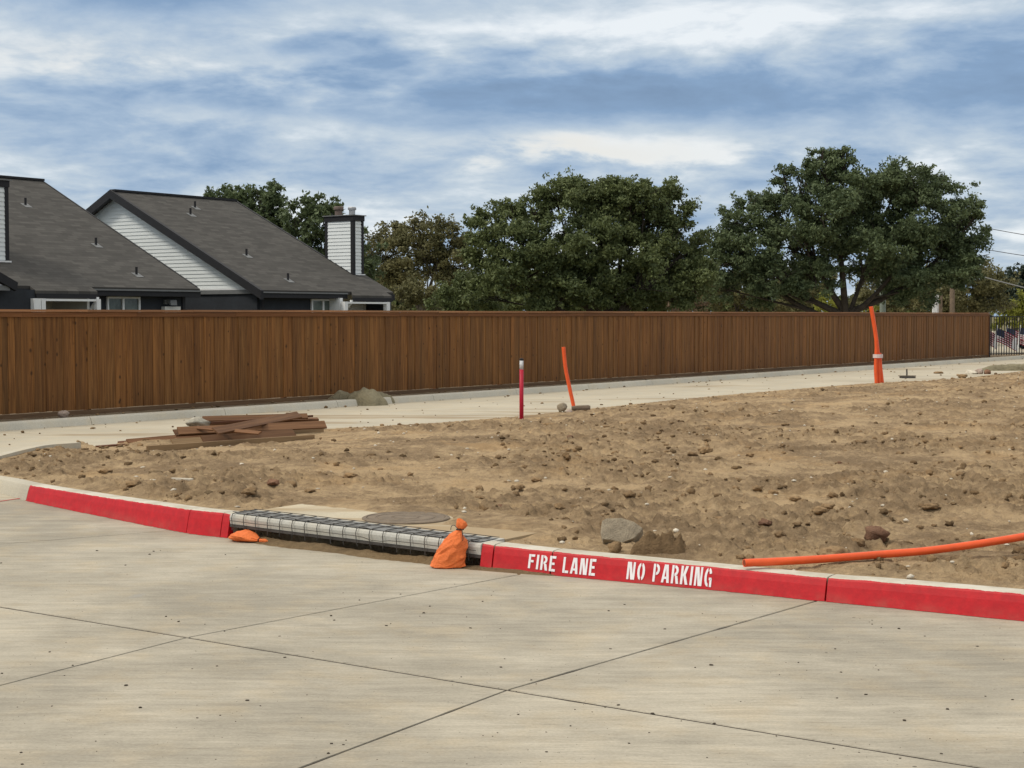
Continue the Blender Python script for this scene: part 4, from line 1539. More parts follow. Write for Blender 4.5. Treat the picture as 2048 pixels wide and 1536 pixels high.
# porch
uA = plane_v(686, 600, -.25)[0]
uB = plane_v(770, 600, -.25)[0]
hbox((uA, -.33, .1), (uA + .13, -.18, EAVE - .31), 'porch_column', 'white', h2)
hbox((uA + .02, -.10, .1), (uA + .15, .34, EAVE - .2), 'porch_pier', 'white', h2)
hbox((uB, -.33, .1), (uB + .15, -.18, EAVE - .31), 'porch_column', 'white', h2)
hbox((uA + .13, -.30, EAVE - .37), (uB, -.20, EAVE - .315), 'porch_beam', 'white', h2)
hbox((3.625, .75, .1), (u_ext - .46, .85, EAVE + .2), 'porch_wall', 'wall_grey', h2)
hbox((u_ext - .45, -.17, .1), (u_ext - .30, 1.5, EAVE - .1), 'porch_end_wall', 'wall_dark', h2)
hbox((4.3, .70, .2), (5.05, .748, 2.25), 'door_frame', 'white', h2)
hbox((4.36, .68, .2), (4.99, .72, 2.2), 'porch_door', 'wall_grey', h2)
downspout(h2, uA + .36, -.24, EAVE - .26)
u0_, z1_ = plane_v(622, 598, .33)
u1_, _ = plane_v(668, 598, .33)
window(h2, u0_, u1_, 1.2, z1_, .34, (.5,))
hbox((.30, .31, .1), (.40, .345, EAVE - .1), 'corner_board', 'trim_black', h2)
# end downspout bracket
MB().tube([HL(u_ext - .02, -.02, EAVE - .12), HL(u_ext - .05, 0, EAVE - .25), HL(u_ext - .28, .1, EAVE - .45)], .03, 6).build('gutter_elbow', M['trim_black'], h2)
# chimney
u2r = plane_v(728, 550, vC)[0]
vl = plane_u(650, 505, uC)[0]
zc = plane_v(706, 431, vC)[1]
chimney(h2, uC, max(u2r, uC + .35), vC, max(vl, vC + .8), RZ(vC, 99) - .05, zc)
hbox((uC + .12, vC - .06, RZ(vC, 99) + .0), (max(u2r, uC + .35), vC - .022, RZ(vC, 99) + .035), 'flashing', 'white', h2)
vents(h2, [(390, 415), (381, 429), (493, 511), (576, 560)])

# --- house on the left
RIDGE1 = 6.85
E1 = plane_v(400, 578, 0)[0]
h1 = empty('house', HL(E1 - 4, 3, .1), 'house with dark shingle roof, small covered porch and narrow white chimney', 'house')
uL = -15.0
roof_slab([(uL, 0), (E1, 0), (E1, RIDGE1), (uL, RIDGE1)], RIDGE1, h1)
roof_slab([(uL, RIDGE1), (E1, RIDGE1), (E1, 2 * RIDGE1), (uL, 2 * RIDGE1)], RIDGE1, h1)
rake(E1 - .02, .1, RIDGE1, RIDGE1, h1, .05, .16)
MB().box((uL, RIDGE1 - .12, RZ(RIDGE1, RIDGE1) - .03), (E1 + .02, RIDGE1 + .12, RZ(RIDGE1, RIDGE1) + .035), HL).build('ridge_cap', M['trim_black'], h1)
up0, up1 = plane_v(80, 578, -.4)[0], plane_v(203, 583, -.4)[0]
roof_slab([(up0, -.24), (up1, -.24), (up1, -.003), (up0, -.003)], RIDGE1, h1, 'porch_roof')
hbox((up1 + .1, -.03, EAVE - .22), (E1, .03, EAVE - .07), 'fascia', 'trim_black', h1)
hbox((up1 + .06, -.07, EAVE - .085), (E1 + .02, -.034, EAVE - .045), 'drip_edge', 'gutter', h1)
hbox((up0, -.27, EAVE - .30), (up1, -.22, EAVE - .19), 'porch_fascia', 'trim_black', h1)
hbox((uL, -.03, EAVE - .25), (up0 - .02, .03, EAVE - .07), 'fascia', 'trim_black', h1)
hbox((up1 + .02, .35, .1), (E1 - .25, .45, EAVE - .05), 'front_wall', 'wall_dark', h1)
hbox((E1 - .36, .451, .1), (E1 - .26, 13, EAVE + .02), 'side_wall', 'wall_dark', h1)
hbox((E1 - .35, .31, .1), (E1 - .25, .345, EAVE - .1), 'corner_board', 'trim_black', h1)
MB().prism([HL(E1 - .36, .3, EAVE + .02), HL(E1 - .36, 2 * RIDGE1 - .3, EAVE + .02), HL(E1 - .36, RIDGE1, RZ(RIDGE1, RIDGE1) - .14)], FD * .1).build('gable_wall', M['siding'], h1)
hbox((uL, -.20, .1), (up0 + .02, -.10, EAVE - .10), 'front_wall', 'wall_dark', h1)
hbox((up0 - .02, -.099, .1), (up0 + .06, 1.4, EAVE - .1), 'porch_side_wall', 'wall_dark', h1)
hbox((up0, 1.5, .1), (up1 + .02, 1.6, EAVE + .5), 'porch_wall', 'wall_grey', h1)
hbox((up1 - .06, .10, .1), (up1 + .018, 1.5, EAVE), 'porch_side_wall', 'wall_grey', h1)
ca = plane_v(66, 600, -.3)[0]
cb = plane_v(192, 600, -.3)[0]
hbox((ca, -.34, .1), (ca + .20, -.205, EAVE - .31), 'porch_column', 'white', h1)
hbox((ca + .22, -.34, .1), (ca + .34, -.205, EAVE - .31), 'porch_column', 'white', h1)
hbox((cb, -.34, .1), (cb + .12, -.20, EAVE - .31), 'porch_column', 'white', h1)
hbox((ca + .345, -.31, EAVE - .37), (cb - .002, -.22, EAVE - .315), 'porch_beam', 'white', h1)
da, db = plane_v(134, 600, 1.48)[0], plane_v(166, 600, 1.48)[0]
dr = hbox((da, 1.45, .2), (db, 1.49, 2.28), 'door', 'trim_black', h1)
for k_ in range(3):
    ua = da + (db - da) * (.42 + .19 * k_)
    MB().box((ua, 1.435, 1.2), (ua + (db - da) * .12, 1.447, 2.12), HL).build('door_pane', M['glass'], dr)
la, lz_ = plane_v(173, 588, 1.46)
MB().box((la - .05, 1.40, lz_ - .32), (la + .05, 1.48, lz_), HL).build('wall_lantern', M['trim_black'], h1)
downspout(h1, up1 - .02, -.24, EAVE - .26)
u0_, z1_ = plane_v(213, 593, .33)
u1_, _ = plane_v(279, 593, .33)
window(h1, u0_, u1_, 1.2, z1_, .34, (.48,))
# floodlight and meter box
fu, fz = plane_v(332, 604, .3)
fl_ = MB()
fl_.box((fu - .06, .26, fz - .06), (fu + .02, .345, fz + .06), HL)
fl_.hexa([HL(fu - .02, .08, fz - .09), HL(fu + .20, .08, fz - .09), HL(fu + .20, .24, fz - .02), HL(fu - .02, .24, fz - .02), HL(fu - .02, .10, fz + .05), HL(fu + .20, .10, fz + .05), HL(fu + .20, .26, fz + .08), HL(fu - .02, .26, fz + .08)])
fl_.build('floodlight', M['gutter'], h1)
mu, mz = plane_v(330, 613, .2)
hbox((mu, .20, .9), (mu + .55, .345, mz), 'meter_box', 'wall_grey', h1)
# small front gable at the left edge of the view
g1, gz1 = plane_v(34, 567, -.5)
for nm_, off_, dp, mat in (('gable_rake', 0, .22, 'trim_black'),):
    mb = MB()
    a = [HL(g1, -.55, gz1 + .02), HL(g1 - 2.4, -.55, gz1 + 1.18), HL(g1 - 2.4, -.55, gz1 + .96), HL(g1 - .05, -.55, gz1 - .18)]
    mb.prism(a, FN * .12)
    mb.build(nm_, M[mat], h1)
mb = MB()
mb.prism([HL(g1 - .02, -.44, gz1 + .02), HL(g1 - 2.4, -.44, gz1 + 1.18), HL(g1 - 4.8, -.44, gz1 + .02)], FN * 2.4)
mb.build('gable_roof', M['trim_black'], h1)
siding_v(-.45, g1 - 4.4, g1 - .4, gz1 - .05, gz1 + .95, h1, uclip=lambda z: (g1 - 4.5, g1 - .38 - (z - gz1 + .05) / .483))
hbox((g1 - 4.8, -.50, gz1 - .17), (g1 - .2, -.452, gz1 - .055), 'gable_sill', 'gutter', h1)
# chimney of the left house
uc1, vc1 = roof_hit(19, 525)
zc1 = plane_v(19, 362, vc1)[1]
chimney(h1, uc1 - 1.15, uc1, vc1, vc1 + 1.0, RZ(vc1, 99) - .05, zc1, False)
hbox((uc1 - 1.15, vc1 - .06, RZ(vc1, 99)), (uc1 + .02, vc1 - .022, RZ(vc1, 99) + .04), 'flashing', 'white', h1)
vents(h1, [(51, 410), (192, 490), (273, 549)])


# ================================================================== TREES
def leaf_cloud(cents, spread, per, size, rng, up=0.15):
    n = len(cents) * per
    c = np.repeat(cents, per, axis=0) + rng.normal(0, 1, (n, 3)) * np.repeat(spread, per)[:, None] * np.array([1, 1, .8])
    a = rng.normal(0, 1, (n, 3))
    a /= np.linalg.norm(a, axis=1)[:, None]
    b = rng.normal(0, 1, (n, 3))
    b -= (b * a).sum(1)[:, None] * a
    b /= np.linalg.norm(b, axis=1)[:, None]
    s = size * (0.55 + 0.9 * rng.random(n))[:, None]
    q = np.stack([c - a * s, c + b * s * .5, c + a * s, c - b * s * .5], 1)
    return q.reshape(-1, 3)


def tree(name, label, base_px, Y, lobes, mat, bark, size=.085, dens=1.0, per=16, trunk=.22, fork=1.6, seed=0, group=None, cat='tree', gap=.0, limbs=True, spread=.17, stems=1):
    rng = np.random.default_rng(seed)
    rnd = random.Random(seed)
    bx = V(base_px, 630, Y).x
    root = empty(name, (bx, Y, .1), label, cat, group)
    L = []
    for lb in lobes:
        px, py, rp = lb[:3]
        rad = rp / F * Y
        dy = lb[3] * rad if len(lb) > 3 else rnd.uniform(-.9, .9) * rad
        q = V(px, py, Y + dy)
        L.append((q, rad))
    mb = MB()
    fk_ = Vector((bx, Y, fork))
    wob = Vector((rnd.uniform(-.1, .1), rnd.uniform(-.1, .1), 0))
    mb.tube(catmull([Vector((bx, Y, -.1)), Vector((bx, Y, fork * .5)) + wob, fk_], 4), [trunk * (1.25 - .05 * i) for i in range(9)], 9)
    # a handful of main limbs, then branches leaving them
    order = sorted(range(len(L)), key=lambda i: L[i][0].x)
    nm_ = max(2, min(7, len(L) // 4))
    mains = []
    for j in range(nm_):
        grp = order[j * len(L) // nm_:(j + 1) * len(L) // nm_]
        cen = sum((L[i][0] for i in grp), Vector()) / len(grp)
        st = fk_ - Vector((0, 0, rnd.uniform(0, .3) * fork))
        end = st.lerp(cen, .95)
        mid = st.lerp(end, .45) + Vector((0, rnd.uniform(-.3, .3), -.08 * abs(end.x - st.x) + rnd.uniform(-.1, .2)))
        pts = catmull([st, mid, end], 7)
        r0 = trunk * rnd.uniform(.42, .6)
        mb.tube(pts, [r0 * (1 - .62 * i / (len(pts) - 1)) for i in range(len(pts))], 7, False)
        mains.append((pts, grp, r0))
    for pts, grp, r0 in mains:
        for i in grp:
            q, rad = L[i]
            k0 = rnd.randint(len(pts) // 3, len(pts) - 2)
            end = q + Vector((0, 0, -.15 * rad))
            st = pts[k0]
            mid = st.lerp(end, .5) + Vector((rnd.uniform(-.2, .2), rnd.uniform(-.2, .2), rnd.uniform(-.25, .1))) * .5 * rad
            p2 = catmull([st, mid, end], 4)
            r1 = r0 * .42
            mb.tube(p2, [r1 * (1 - .7 * i2 / (len(p2) - 1)) for i2 in range(len(p2))], 5, False)
            for _ in range(7):
                d = Vector((rnd.gauss(0, 1), rnd.gauss(0, 1), rnd.gauss(.35, .8))).normalized()
                e2 = q + d * rad * rnd.uniform(.7, 1.0)
                m2 = end.lerp(e2, .5) + Vector((rnd.uniform(-.1, .1), 0, rnd.uniform(-.1, .1))) * rad
                mb.tube(catmull([p2[rnd.randint(-4, -1)], m2, e2], 3), [r1 * .40 * (1 - .12 * i2) for i2 in range(7)], 4, False)
    mb.build('trunk', M[bark], root, smooth=True)
    cs, sp = [], []
    for q, rad in L:
        # tufts of foliage at the branch ends, leaving gaps between them
        nt = max(5, int(17 * min(1.6, (rad / .9)) ** 1.2))
        d = rng.normal(0, 1, (nt, 3))
        d[:, 2] += .15
        d /= np.linalg.norm(d, axis=1)[:, None]
        tr = rad * (.15 + .22 * rng.random(nt))
        tcn = np.array(q)[None] + d * (rad * (.35 + .66 * rng.random(nt) ** .6))[:, None] * np.array([1, 1, .88])
        for j in range(nt):
            n = max(4, int(dens * 13 * (tr[j] / .30) ** 1.8 * (1 - gap) * (.35 + 1.1 * rng.random())))
            e = rng.normal(0, 1, (n, 3))
            e /= np.linalg.norm(e, axis=1)[:, None]
            e *= (rng.random(n) ** .38)[:, None]
            c = tcn[j] + e * tr[j] * np.array([1.15, 1.15, .75])
            # a few sprigs reaching out of the tuft
            k = rng.random(n) < .26
            c[k] += (d[j] * .35 + np.array([0, 0, .2])) * tr[j] * 2.6 * (rng.random(k.sum()) ** 1.5)[:, None]
            cs.append(c)
            sp.append(np.full(n, spread * .50))
    cs, sp = np.concatenate(cs), np.concatenate(sp)
    vs = leaf_cloud(cs, sp, per, size, rng) - np.array([[bx, Y, .1]])
    me = np_mesh('crown', vs, quads=np.arange(len(vs)).reshape(-1, 4))
    me.materials.append(M[mat])
    link(bpy.data.objects.new('crown', me), root, (bx, Y, .1))
    return root


tree('oak_tree', 'tall broad dark evergreen oak with spreading limbs, behind the end of the board fence', 1692, 69,
     [(1655, 345, 52, 0), (1640, 318, 30, .3), (1690, 320, 28, -.5), (1600, 365, 42, .4), (1562, 352, 22, -.3), (1700, 380, 62, -.4), (1790, 362, 48, .3), (1830, 372, 55, -.5), (1880, 372, 34, .4), (1765, 410, 70, .8),
      (1870, 425, 60, -.6), (1935, 425, 34, .2), (1960, 425, 18, 0), (1925, 470, 55, .6), (1945, 510, 38, -.4), (1640, 430, 75, -.8), (1560, 420, 55, .6), (1495, 412, 32, .1), (1475, 440, 38, -.5), (1440, 478, 40, .4),
      (1500, 490, 62, -.6), (1425, 520, 38, .4), (1590, 500, 75, .5), (1690, 480, 80, .2), (1780, 500, 80, -.7), (1860, 510, 72, .5), (1905, 545, 52, -.5), (1480, 545, 55, .2), (1550, 560, 58, -.8), (1630, 560, 52, -.6),
      (1770, 560, 55, .9), (1840, 570, 52, -.7), (1440, 570, 42, -.3), (1515, 590, 35, .8)],
     'leaf_oak', 'bark', .074, 1.45, 16, .30, 1.9, 11, gap=.30)
tree('elm_tree', 'broad dense green tree with low sweeping crown behind the middle of the board fence', 1215, 63,
     [(1110, 385, 42, 0), (1150, 385, 40, .4), (1190, 390, 42, -.4), (1070, 415, 42, .3), (1015, 420, 30, -.3), (1130, 430, 60, -.6), (1230, 420, 55, .5), (1290, 400, 42, -.4), (1330, 405, 40, .3), (1355, 430, 34, -.2), (1300, 450, 60, .6), (1240, 388, 40, .2), (1262, 402, 44, -.5), (1215, 405, 46, .7),
      (990, 450, 42, .4), (960, 470, 34, -.4), (1040, 480, 62, -.7), (1180, 490, 72, -.9), (1260, 500, 66, .3), (1345, 470, 42, -.5), (1390, 490, 32, .4), (980, 520, 50, .5), (1080, 540, 66, -.8), (1180, 560, 62, -.9), (1290, 560, 62, -.8), (1370, 540, 55, .5),
      (1010, 570, 55, -.6), (960, 585, 42, .4), (1100, 600, 48, -.6), (1390, 575, 48, -.3), (1340, 590, 42, .2), (1245, 605, 40, .6)],
     'leaf_mid', 'bark', .070, 1.65, 17, .27, 1.6, 12, gap=.16)
tree('oak_tree', 'dark tree rising behind the gabled house roof, its crown broken by gaps', 500, 74,
     [(520, 400, 40, 0), (545, 385, 26, .5), (480, 395, 30, -.4), (455, 390, 24, .3), (430, 390, 20, 0), (535, 430, 42, -.3), (500, 430, 45, .5), (555, 455, 34, .2), (470, 440, 45, -.4), (530, 480, 45, 0)],
     'leaf_oak', 'bark', .095, 1.0, 13, .24, 2.2, 13, gap=.34)
tree('oak_tree', 'dark loose crowned tree directly behind the house chimney', 630, 72,
     [(610, 425, 34, 0), (650, 415, 32, .4), (672, 420, 22, -.3), (590, 450, 34, .3), (635, 455, 44, -.4), (600, 490, 45, .2), (650, 500, 45, 0), (690, 470, 36, .3), (700, 520, 44, -.4), (745, 510, 28, .2), (740, 545, 34, 0), (640, 540, 45, .4)],
     'leaf_oak', 'bark', .095, 1.0, 13, .24, 2.0, 14, gap=.32)
tree('autumn_tree', 'thin olive and yellow autumn tree with pale gaps, between the chimney and the dense tree', 842, 80,
     [(780, 470, 34, 0), (830, 462, 36, .4), (880, 470, 38, -.3), (915, 485, 30, .2), (755, 500, 30, .3), (800, 510, 44, -.4), (860, 515, 46, .4), (910, 525, 36, -.3), (765, 545, 36, .3), (820, 560, 42, -.2), (900, 565, 40, .2)],
     'leaf_olive', 'bark_grey', .085, 1.5, 12, .20, 2.4, 15, gap=.30, spread=.24)
tree('shrub', 'low olive brown shrub beside the end wall of the gabled house', 825, 70,
     [(800, 600, 34), (840, 595, 36), (870, 605, 32), (825, 575, 24)], 'leaf_olive', 'bark_grey', .07, 1.2, 12, .08, .6, 16, cat='shrub')
tree('shrub', 'olive green hedge shrub at the foot of the dense green tree', 925, 68,
     [(900, 590, 36), (935, 580, 40), (965, 600, 36), (920, 610, 34), (880, 612, 30)], 'leaf_mid', 'bark', .075, 1.5, 12, .08, .6, 17, cat='shrub')
tree('shrub', 'pinkish brown twiggy shrub with pale tips between the two big trees', 1370, 70,
     [(1345, 615, 20), (1370, 608, 24), (1395, 612, 22), (1380, 595, 14)], 'leaf_brown', 'bark_grey', .06, 1.2, 10, .05, .6, 18, cat='shrub')
tree('shrub', 'bright yellow green shrub behind the trunk of the oak', 1645, 82,
     [(1640, 612, 24), (1665, 618, 20), (1650, 596, 14), (1740, 616, 18)], 'leaf_lime', 'bark_grey', .085, 1.2, 10, .06, .6, 19, cat='shrub')
tree('shrub', 'bright yellow green bush behind the black iron fence', 2032, 92,
     [(2010, 628, 20), (2030, 618, 22), (2052, 612, 26), (2075, 620, 30), (2030, 640, 22), (2000, 645, 18), (2060, 645, 26)], 'leaf_lime', 'bark_grey', .09, 1.1, 10, .06, .6, 20, cat='shrub')
tree('autumn_tree', 'olive brown tree with wispy crown beyond the oak, above the iron fence', 1930, 88,
     [(1950, 560, 36), (1975, 555, 32), (1990, 585, 36), (1930, 590, 44), (1890, 600, 40), (1960, 610, 36), (2005, 610, 24), (1860, 605, 36), (1900, 570, 34)], 'leaf_olive', 'bark_grey', .085, 1.0, 12, .16, 1.6, 21, gap=.2, spread=.22)
tree('autumn_tree', 'olive tree standing in shade under the left limbs of the oak', 1480, 92,
     [(1440, 590, 40), (1490, 580, 44), (1540, 595, 42), (1590, 590, 44), (1420, 560, 36), (1600, 610, 34), (1500, 615, 36), (1645, 575, 34), (1560, 560, 36)], 'leaf_olive', 'bark', .09, 1.1, 11, .16, 1.4, 22, gap=.15)
tree('autumn_tree', 'olive tree filling the gap under the right limbs of the oak', 1785, 92,
     [(1740, 590, 40), (1790, 585, 44), (1840, 600, 40), (1720, 610, 34), (1770, 612, 34), (1815, 570, 40), (1850, 560, 36)], 'leaf_olive', 'bark', .09, 1.1, 11, .16, 1.4, 23, gap=.12)
for k_, (px, tops, lab) in enumerate(((2030, [(2015, 575, 30), (2040, 570, 34), (2070, 565, 40), (2050, 600, 36), (2020, 605, 28), (2090, 600, 40)], 'distant blue green tree at the right beyond the parking lot'),
                                      (2150, [(2120, 580, 40), (2160, 560, 44), (2200, 590, 44)], 'distant dark round tree far behind the iron fence'),
                                      (1290, [(1230, 575, 50), (1290, 570, 55), (1350, 575, 50), (1180, 590, 44), (1400, 585, 44)], 'shaded dark tree behind the dense green tree'),
                                      (1060, [(1000, 585, 44), (1060, 580, 50), (1110, 575, 46), (950, 595, 40)], 'dark low tree behind the left skirts of the dense green tree'),
                                      (760, [(720, 570, 40), (760, 575, 40), (800, 585, 40), (690, 580, 40), (760, 612, 34), (800, 615, 30), (830, 612, 30)], 'dark bushy tree low behind the chimney house'),
                                      (880, [(850, 612, 30), (890, 610, 34), (930, 612, 34), (970, 614, 32), (1010, 612, 34)], 'low dark bushes behind the olive hedge shrub'),
                                      (1100, [(1050, 612, 34), (1090, 610, 36), (1130, 612, 36), (1170, 610, 36), (1210, 612, 34)], 'low dark bushes around the trunk of the dense green tree'),
                                      (1330, [(1250, 612, 34), (1290, 610, 36), (1330, 612, 34), (1370, 612, 34), (1410, 612, 34), (1450, 612, 32)], 'low dark bushes behind the pinkish twiggy shrub'),
                                      (1600, [(1490, 614, 30), (1530, 614, 30), (1570, 612, 32), (1610, 614, 30), (1700, 614, 28)], 'low dark bushes left of the oak trunk'),
                                      (1850, [(1740, 612, 30), (1790, 612, 32), (1830, 612, 32), (1870, 612, 30), (1910, 614, 30), (1950, 616, 28)], 'low dark bushes behind the grouped posts'))):
    tree('background_tree', lab, px, 118 if k_ < 2 else 98, tops, 'leaf_far' if k_ < 2 else 'leaf_mid', 'bark', .14, 1.3, 12, .2, 2.0, 40 + k_, group='background trees')

# ---- poles and cables
PY_ = 78.0


def upright(name, label, px, pytop, Y, rad, mat, cat='pole', tilt=0.0, sq=False):
    b0, t0 = V(px, 630, Y), V(px + tilt, pytop, Y)
    b0.z = .05
    mb = MB()
    if sq:
        mb.box((b0.x - rad, Y - rad, .05), (b0.x + rad, Y + rad, t0.z - .04))
        mb.box((b0.x - rad * 1.15, Y - rad * 1.15, t0.z - .04), (b0.x + rad * 1.15, Y + rad * 1.15, t0.z))
    else:
        mb.tube([b0, b0.lerp(t0, .5), b0.lerp(t0, .985), t0], [rad * 1.06, rad, rad * .95, rad * .8], 12)
    return tag(mb.build(name, M[mat], None, b0), label, cat)


upright('utility_pole', 'thick grey green pole standing behind the oak trunk', 1766, 470, 74, .145, 'pole_green')
upright('fence_post', 'white square post close beside a brown post behind the fence', 1868, 592, 76, .075, 'white', 'post', 0, True)
upright('fence_post', 'slim pale grey post between the white and the brown post', 1874.5, 589, 77, .05, 'label_white', 'post', 0, True)
upright('fence_post', 'brown wooden post right of the white posts behind the fence', 1881, 590, 76.5, .07, 'pole_wood', 'post', 0, True)
ph = upright('utility_pole', 'wooden power pole hidden in the oak crown with cables leading off', 1905, 400, 86, .14, 'pole_wood')
for (x0, y0, x1, y1, rr, lab) in ((1905, 442, 2300, 500, .018, 'upper thin black power line right of the oak'), (1905, 486, 2300, 538, .018, 'lower thin black power line right of the oak'), (1905, 536, 2300, 626, .032, 'thick pale cable sloping down right of the oak')):
    a, b_ = V(x0, y0, 86), V(x1, y1, 74)
    pts = [a.lerp(b_, i / 16) + Vector((0, 0, -.5 * 4 * (i / 16) * (1 - i / 16) * .35)) for i in range(17)]
    tag(MB().tube(pts, rr, 5).build('power_line', M['black'] if rr < .03 else M['gutter'], None, a), lab, 'cable')

# ================================================================== FLAGS AND CAR BEHIND THE IRON FENCE
def flag(px, py, Y, wdt, hgt, droop, label, lean):
    p0 = V(px, py, Y)
    g0 = Vector((p0.x - lean, Y, .1))
    root = empty('flag', g0, label, 'flag', 'flags in the parking lot')
    top = p0 + Vector((.06, 0, .12))
    MB().tube([g0, g0.lerp(top, .5), top], .03, 7).build('pole', M['white'], root)
    ax = (top - g0).normalized()
    nr_ = 14

    def P(a, b, pr=0.0):
        q = p0 - ax * (hgt * b) + Vector((wdt * a, 0.0, -droop * a ** 1.2))
        q.y += .10 * math.sin(a * 7 + b * 2) * a - pr
        return q

    def sheet(a0, a1, b0, b1, pr, nm, mat, par):
        mb = MB()
        vs = [P(a0 + (a1 - a0) * i / nr_, b, pr) for i in range(nr_ + 1) for b in (b0, b1)]
        mb.add(vs, [[2 * i, 2 * i + 1, 2 * i + 3, 2 * i + 2] for i in range(nr_)])
        return mb.build(nm, M[mat], par)
    cl = sheet(0, 1, 0, 1, 0, 'cloth', 'flag_white', root)
    for k_ in range(7):
        for s__ in (.006, -.006):
            sheet(0 if k_ > 3 else .4, 1, k_ * 2 / 13, (k_ * 2 + 1) / 13, s__, 'stripe', 'flag_red', cl)
    for s__ in (.009, -.009):
        sheet(0, .4, 0, 7 / 13, s__, 'canton', 'navy', cl)


flag(1992, 655, 72, 1.05, .62, .50, 'red and white striped flag drooping on a white pole behind the iron fence', .10)
flag(1958, 652, 73, .95, .62, .50, 'striped flag half hidden behind the end of the board fence', .08)
flag(2012, 655, 75, 1.2, .58, .42, 'striped flag behind the middle of the iron fence run', .06)
flag(2038, 655, 74, 1.0, .58, .20, 'striped flag hanging over the white car', .05)

car = empty('parked_car', (V(2105, 700, 79).x, 79, .1), 'white parked car behind the black iron fence', 'car')
cx0 = V(2026, 700, 79).x
prof = [(0, .42), (.02, .75), (.25, .88), (1.15, .98), (1.75, 1.42), (3.1, 1.46), (3.85, 1.05), (4.35, .98), (4.4, .45), (4.2, .3), (.2, .3)]
mb = MB()
n = len(prof)
rowsY = [(-.86, .92), (-.80, 1.0), (.80, 1.0), (.86, .92)]
vs = [Vector((cx0 + x, 79 + yy, .1 + .3 + (z - .3) * (k_ if z > 1.1 else 1))) for yy, k_ in rowsY for x, z in prof]
fs = [[j * n + i, j * n + (i + 1) % n, (j + 1) * n + (i + 1) % n, (j + 1) * n + i] for j in range(3) for i in range(n)] + [list(range(n))[::-1], [3 * n + i for i in range(n)]]
mb.add(vs, fs)
mb.build('body', M['carpaint'], car)
for x in (.85, 3.5):
    for yy in (-.87, .87):
        wh = MB().tube([(cx0 + x, 79 + yy - .1, .42), (cx0 + x, 79 + yy + .1, .42)], .33, 20).build('wheel', M['tyre'], car)
        MB().tube([(cx0 + x, 79 + yy - .115, .42), (cx0 + x, 79 + yy + .115, .42)], .19, 14).build('rim', M['steel'], wh)
for x0, x1, x2, x3 in ((1.35, 1.82, 2.4, 2.4), (2.48, 2.48, 3.05, 3.55)):
    for yy in (-.872, .86):
        MB().prism([(cx0 + x0, 79 + yy, 1.10), (cx0 + x1, 79 + yy, 1.42), (cx0 + x2, 79 + yy, 1.43), (cx0 + x3, 79 + yy, 1.12)], (0, .012, 0)).build('side_window', M['glass'], car)
MB().box((cx0 + .03, 79 - .8, .72), (cx0 + .2, 79 - .5, .86)).build('headlight', M['steel'], car)


# ================================================================== ORANGE CONDUITS, MARKER POST, BAGS
def pipe(pts, rad, label, group=None, origin=None, hollow=True):
    P = catmull(pts, 8)
    sg = 14
    mb = MB().tube(P, rad, sg, False)
    # rolled rim; a darkened plug paints the shade inside each mouth
    for e, d in ((0, P[1] - P[0]), (-1, P[-2] - P[-1])):
        d = d.normalized()
        mb.tube([P[e], P[e] + d * .002], [rad, rad * .82], sg, False)
    root = mb.build('conduit', M['orange'], None, origin or pts[0], True)
    tag(root, label, 'pipe', group)
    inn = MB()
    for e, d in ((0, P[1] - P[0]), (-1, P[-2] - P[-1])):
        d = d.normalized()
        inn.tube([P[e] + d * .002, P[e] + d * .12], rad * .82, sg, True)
    inn.build('bore', M['orange_shade'], root)
    return root


q0 = on_soil(1490, 1131)
q0.z = .165
pl0 = [q0 + Vector((0, 0, .024))]
for px, py, lift in ((1620, 1124, .026), (1760, 1113, .03), (1900, 1106, .07), (2048, 1103, .12), (2200, 1095, .16), (2400, 1085, .10), (2560, 1080, .03)):
    q = on_soil(px, py)
    pl0.append(q + Vector((0, 0, lift)))
# keep the drawn line: the run follows sight-line heights measured on the photograph
pl0 = [G(1488, 1126, q0.z + .030), G(1620, 1119.5, q0.z + .032), G(1760, 1109, q0.z + .04), G(1880, 1098.5, q0.z + .065), G(2048, 1073, q0.z + .13)]
pl0 += [pl0[-1] + Vector((.55, .35, .04)), pl0[-1] + Vector((1.2, .9, -.02)), pl0[-1] + Vector((1.8, 1.5, -.13))]
pipe(pl0, .027, 'long orange plastic conduit lying across the soil behind the red kerb')

b0 = on_soil(1148, 818)
Yb = b0.y
pipe([Vector((b0.x, Yb, b0.z - .25)), b0, V(1139, 775, Yb), V(1131, 735, Yb), V(1127, 694, Yb)], .038, 'single curved orange conduit sticking up by the red marker post')
b0 = on_soil(1757, 766)
Yb = b0.y
gcon = 'orange conduits bundled upright at the alley edge'
pipe([Vector((b0.x + .05, Yb, b0.z - .3)), b0 + Vector((.02, 0, 0)), V(1757, 735, Yb), V(1755, 700, Yb), V(1750, 660, Yb), V(1742, 613, Yb)], .055, 'tallest orange conduit of the taped upright bundle', gcon)
pipe([Vector((b0.x - .07, Yb - .06, b0.z - .3)), b0 + Vector((-.07, -.06, 0)), V(1751.5, 735, Yb - .06), V(1753, 700, Yb - .06), V(1752.5, 684, Yb - .06)], .05, 'short straight orange conduit on the left of the taped bundle', gcon)
pipe([Vector((b0.x + .11, Yb + .05, b0.z - .3)), b0 + Vector((.11, .05, 0)), V(1761, 735, Yb + .05), V(1759, 706, Yb + .05)], .05, 'short orange conduit on the right of the taped bundle', gcon)
tq_ = V(1755.5, 712, Yb)
mb = MB()
mb.tube([tq_ + Vector((0, -.02, -.05)), tq_ + Vector((0, -.02, .05))], .135, 16, False)
tag(mb.build('tape_band', M['tape'], None, tq_), 'pale tape wrapped round the upright conduit bundle', 'tape')

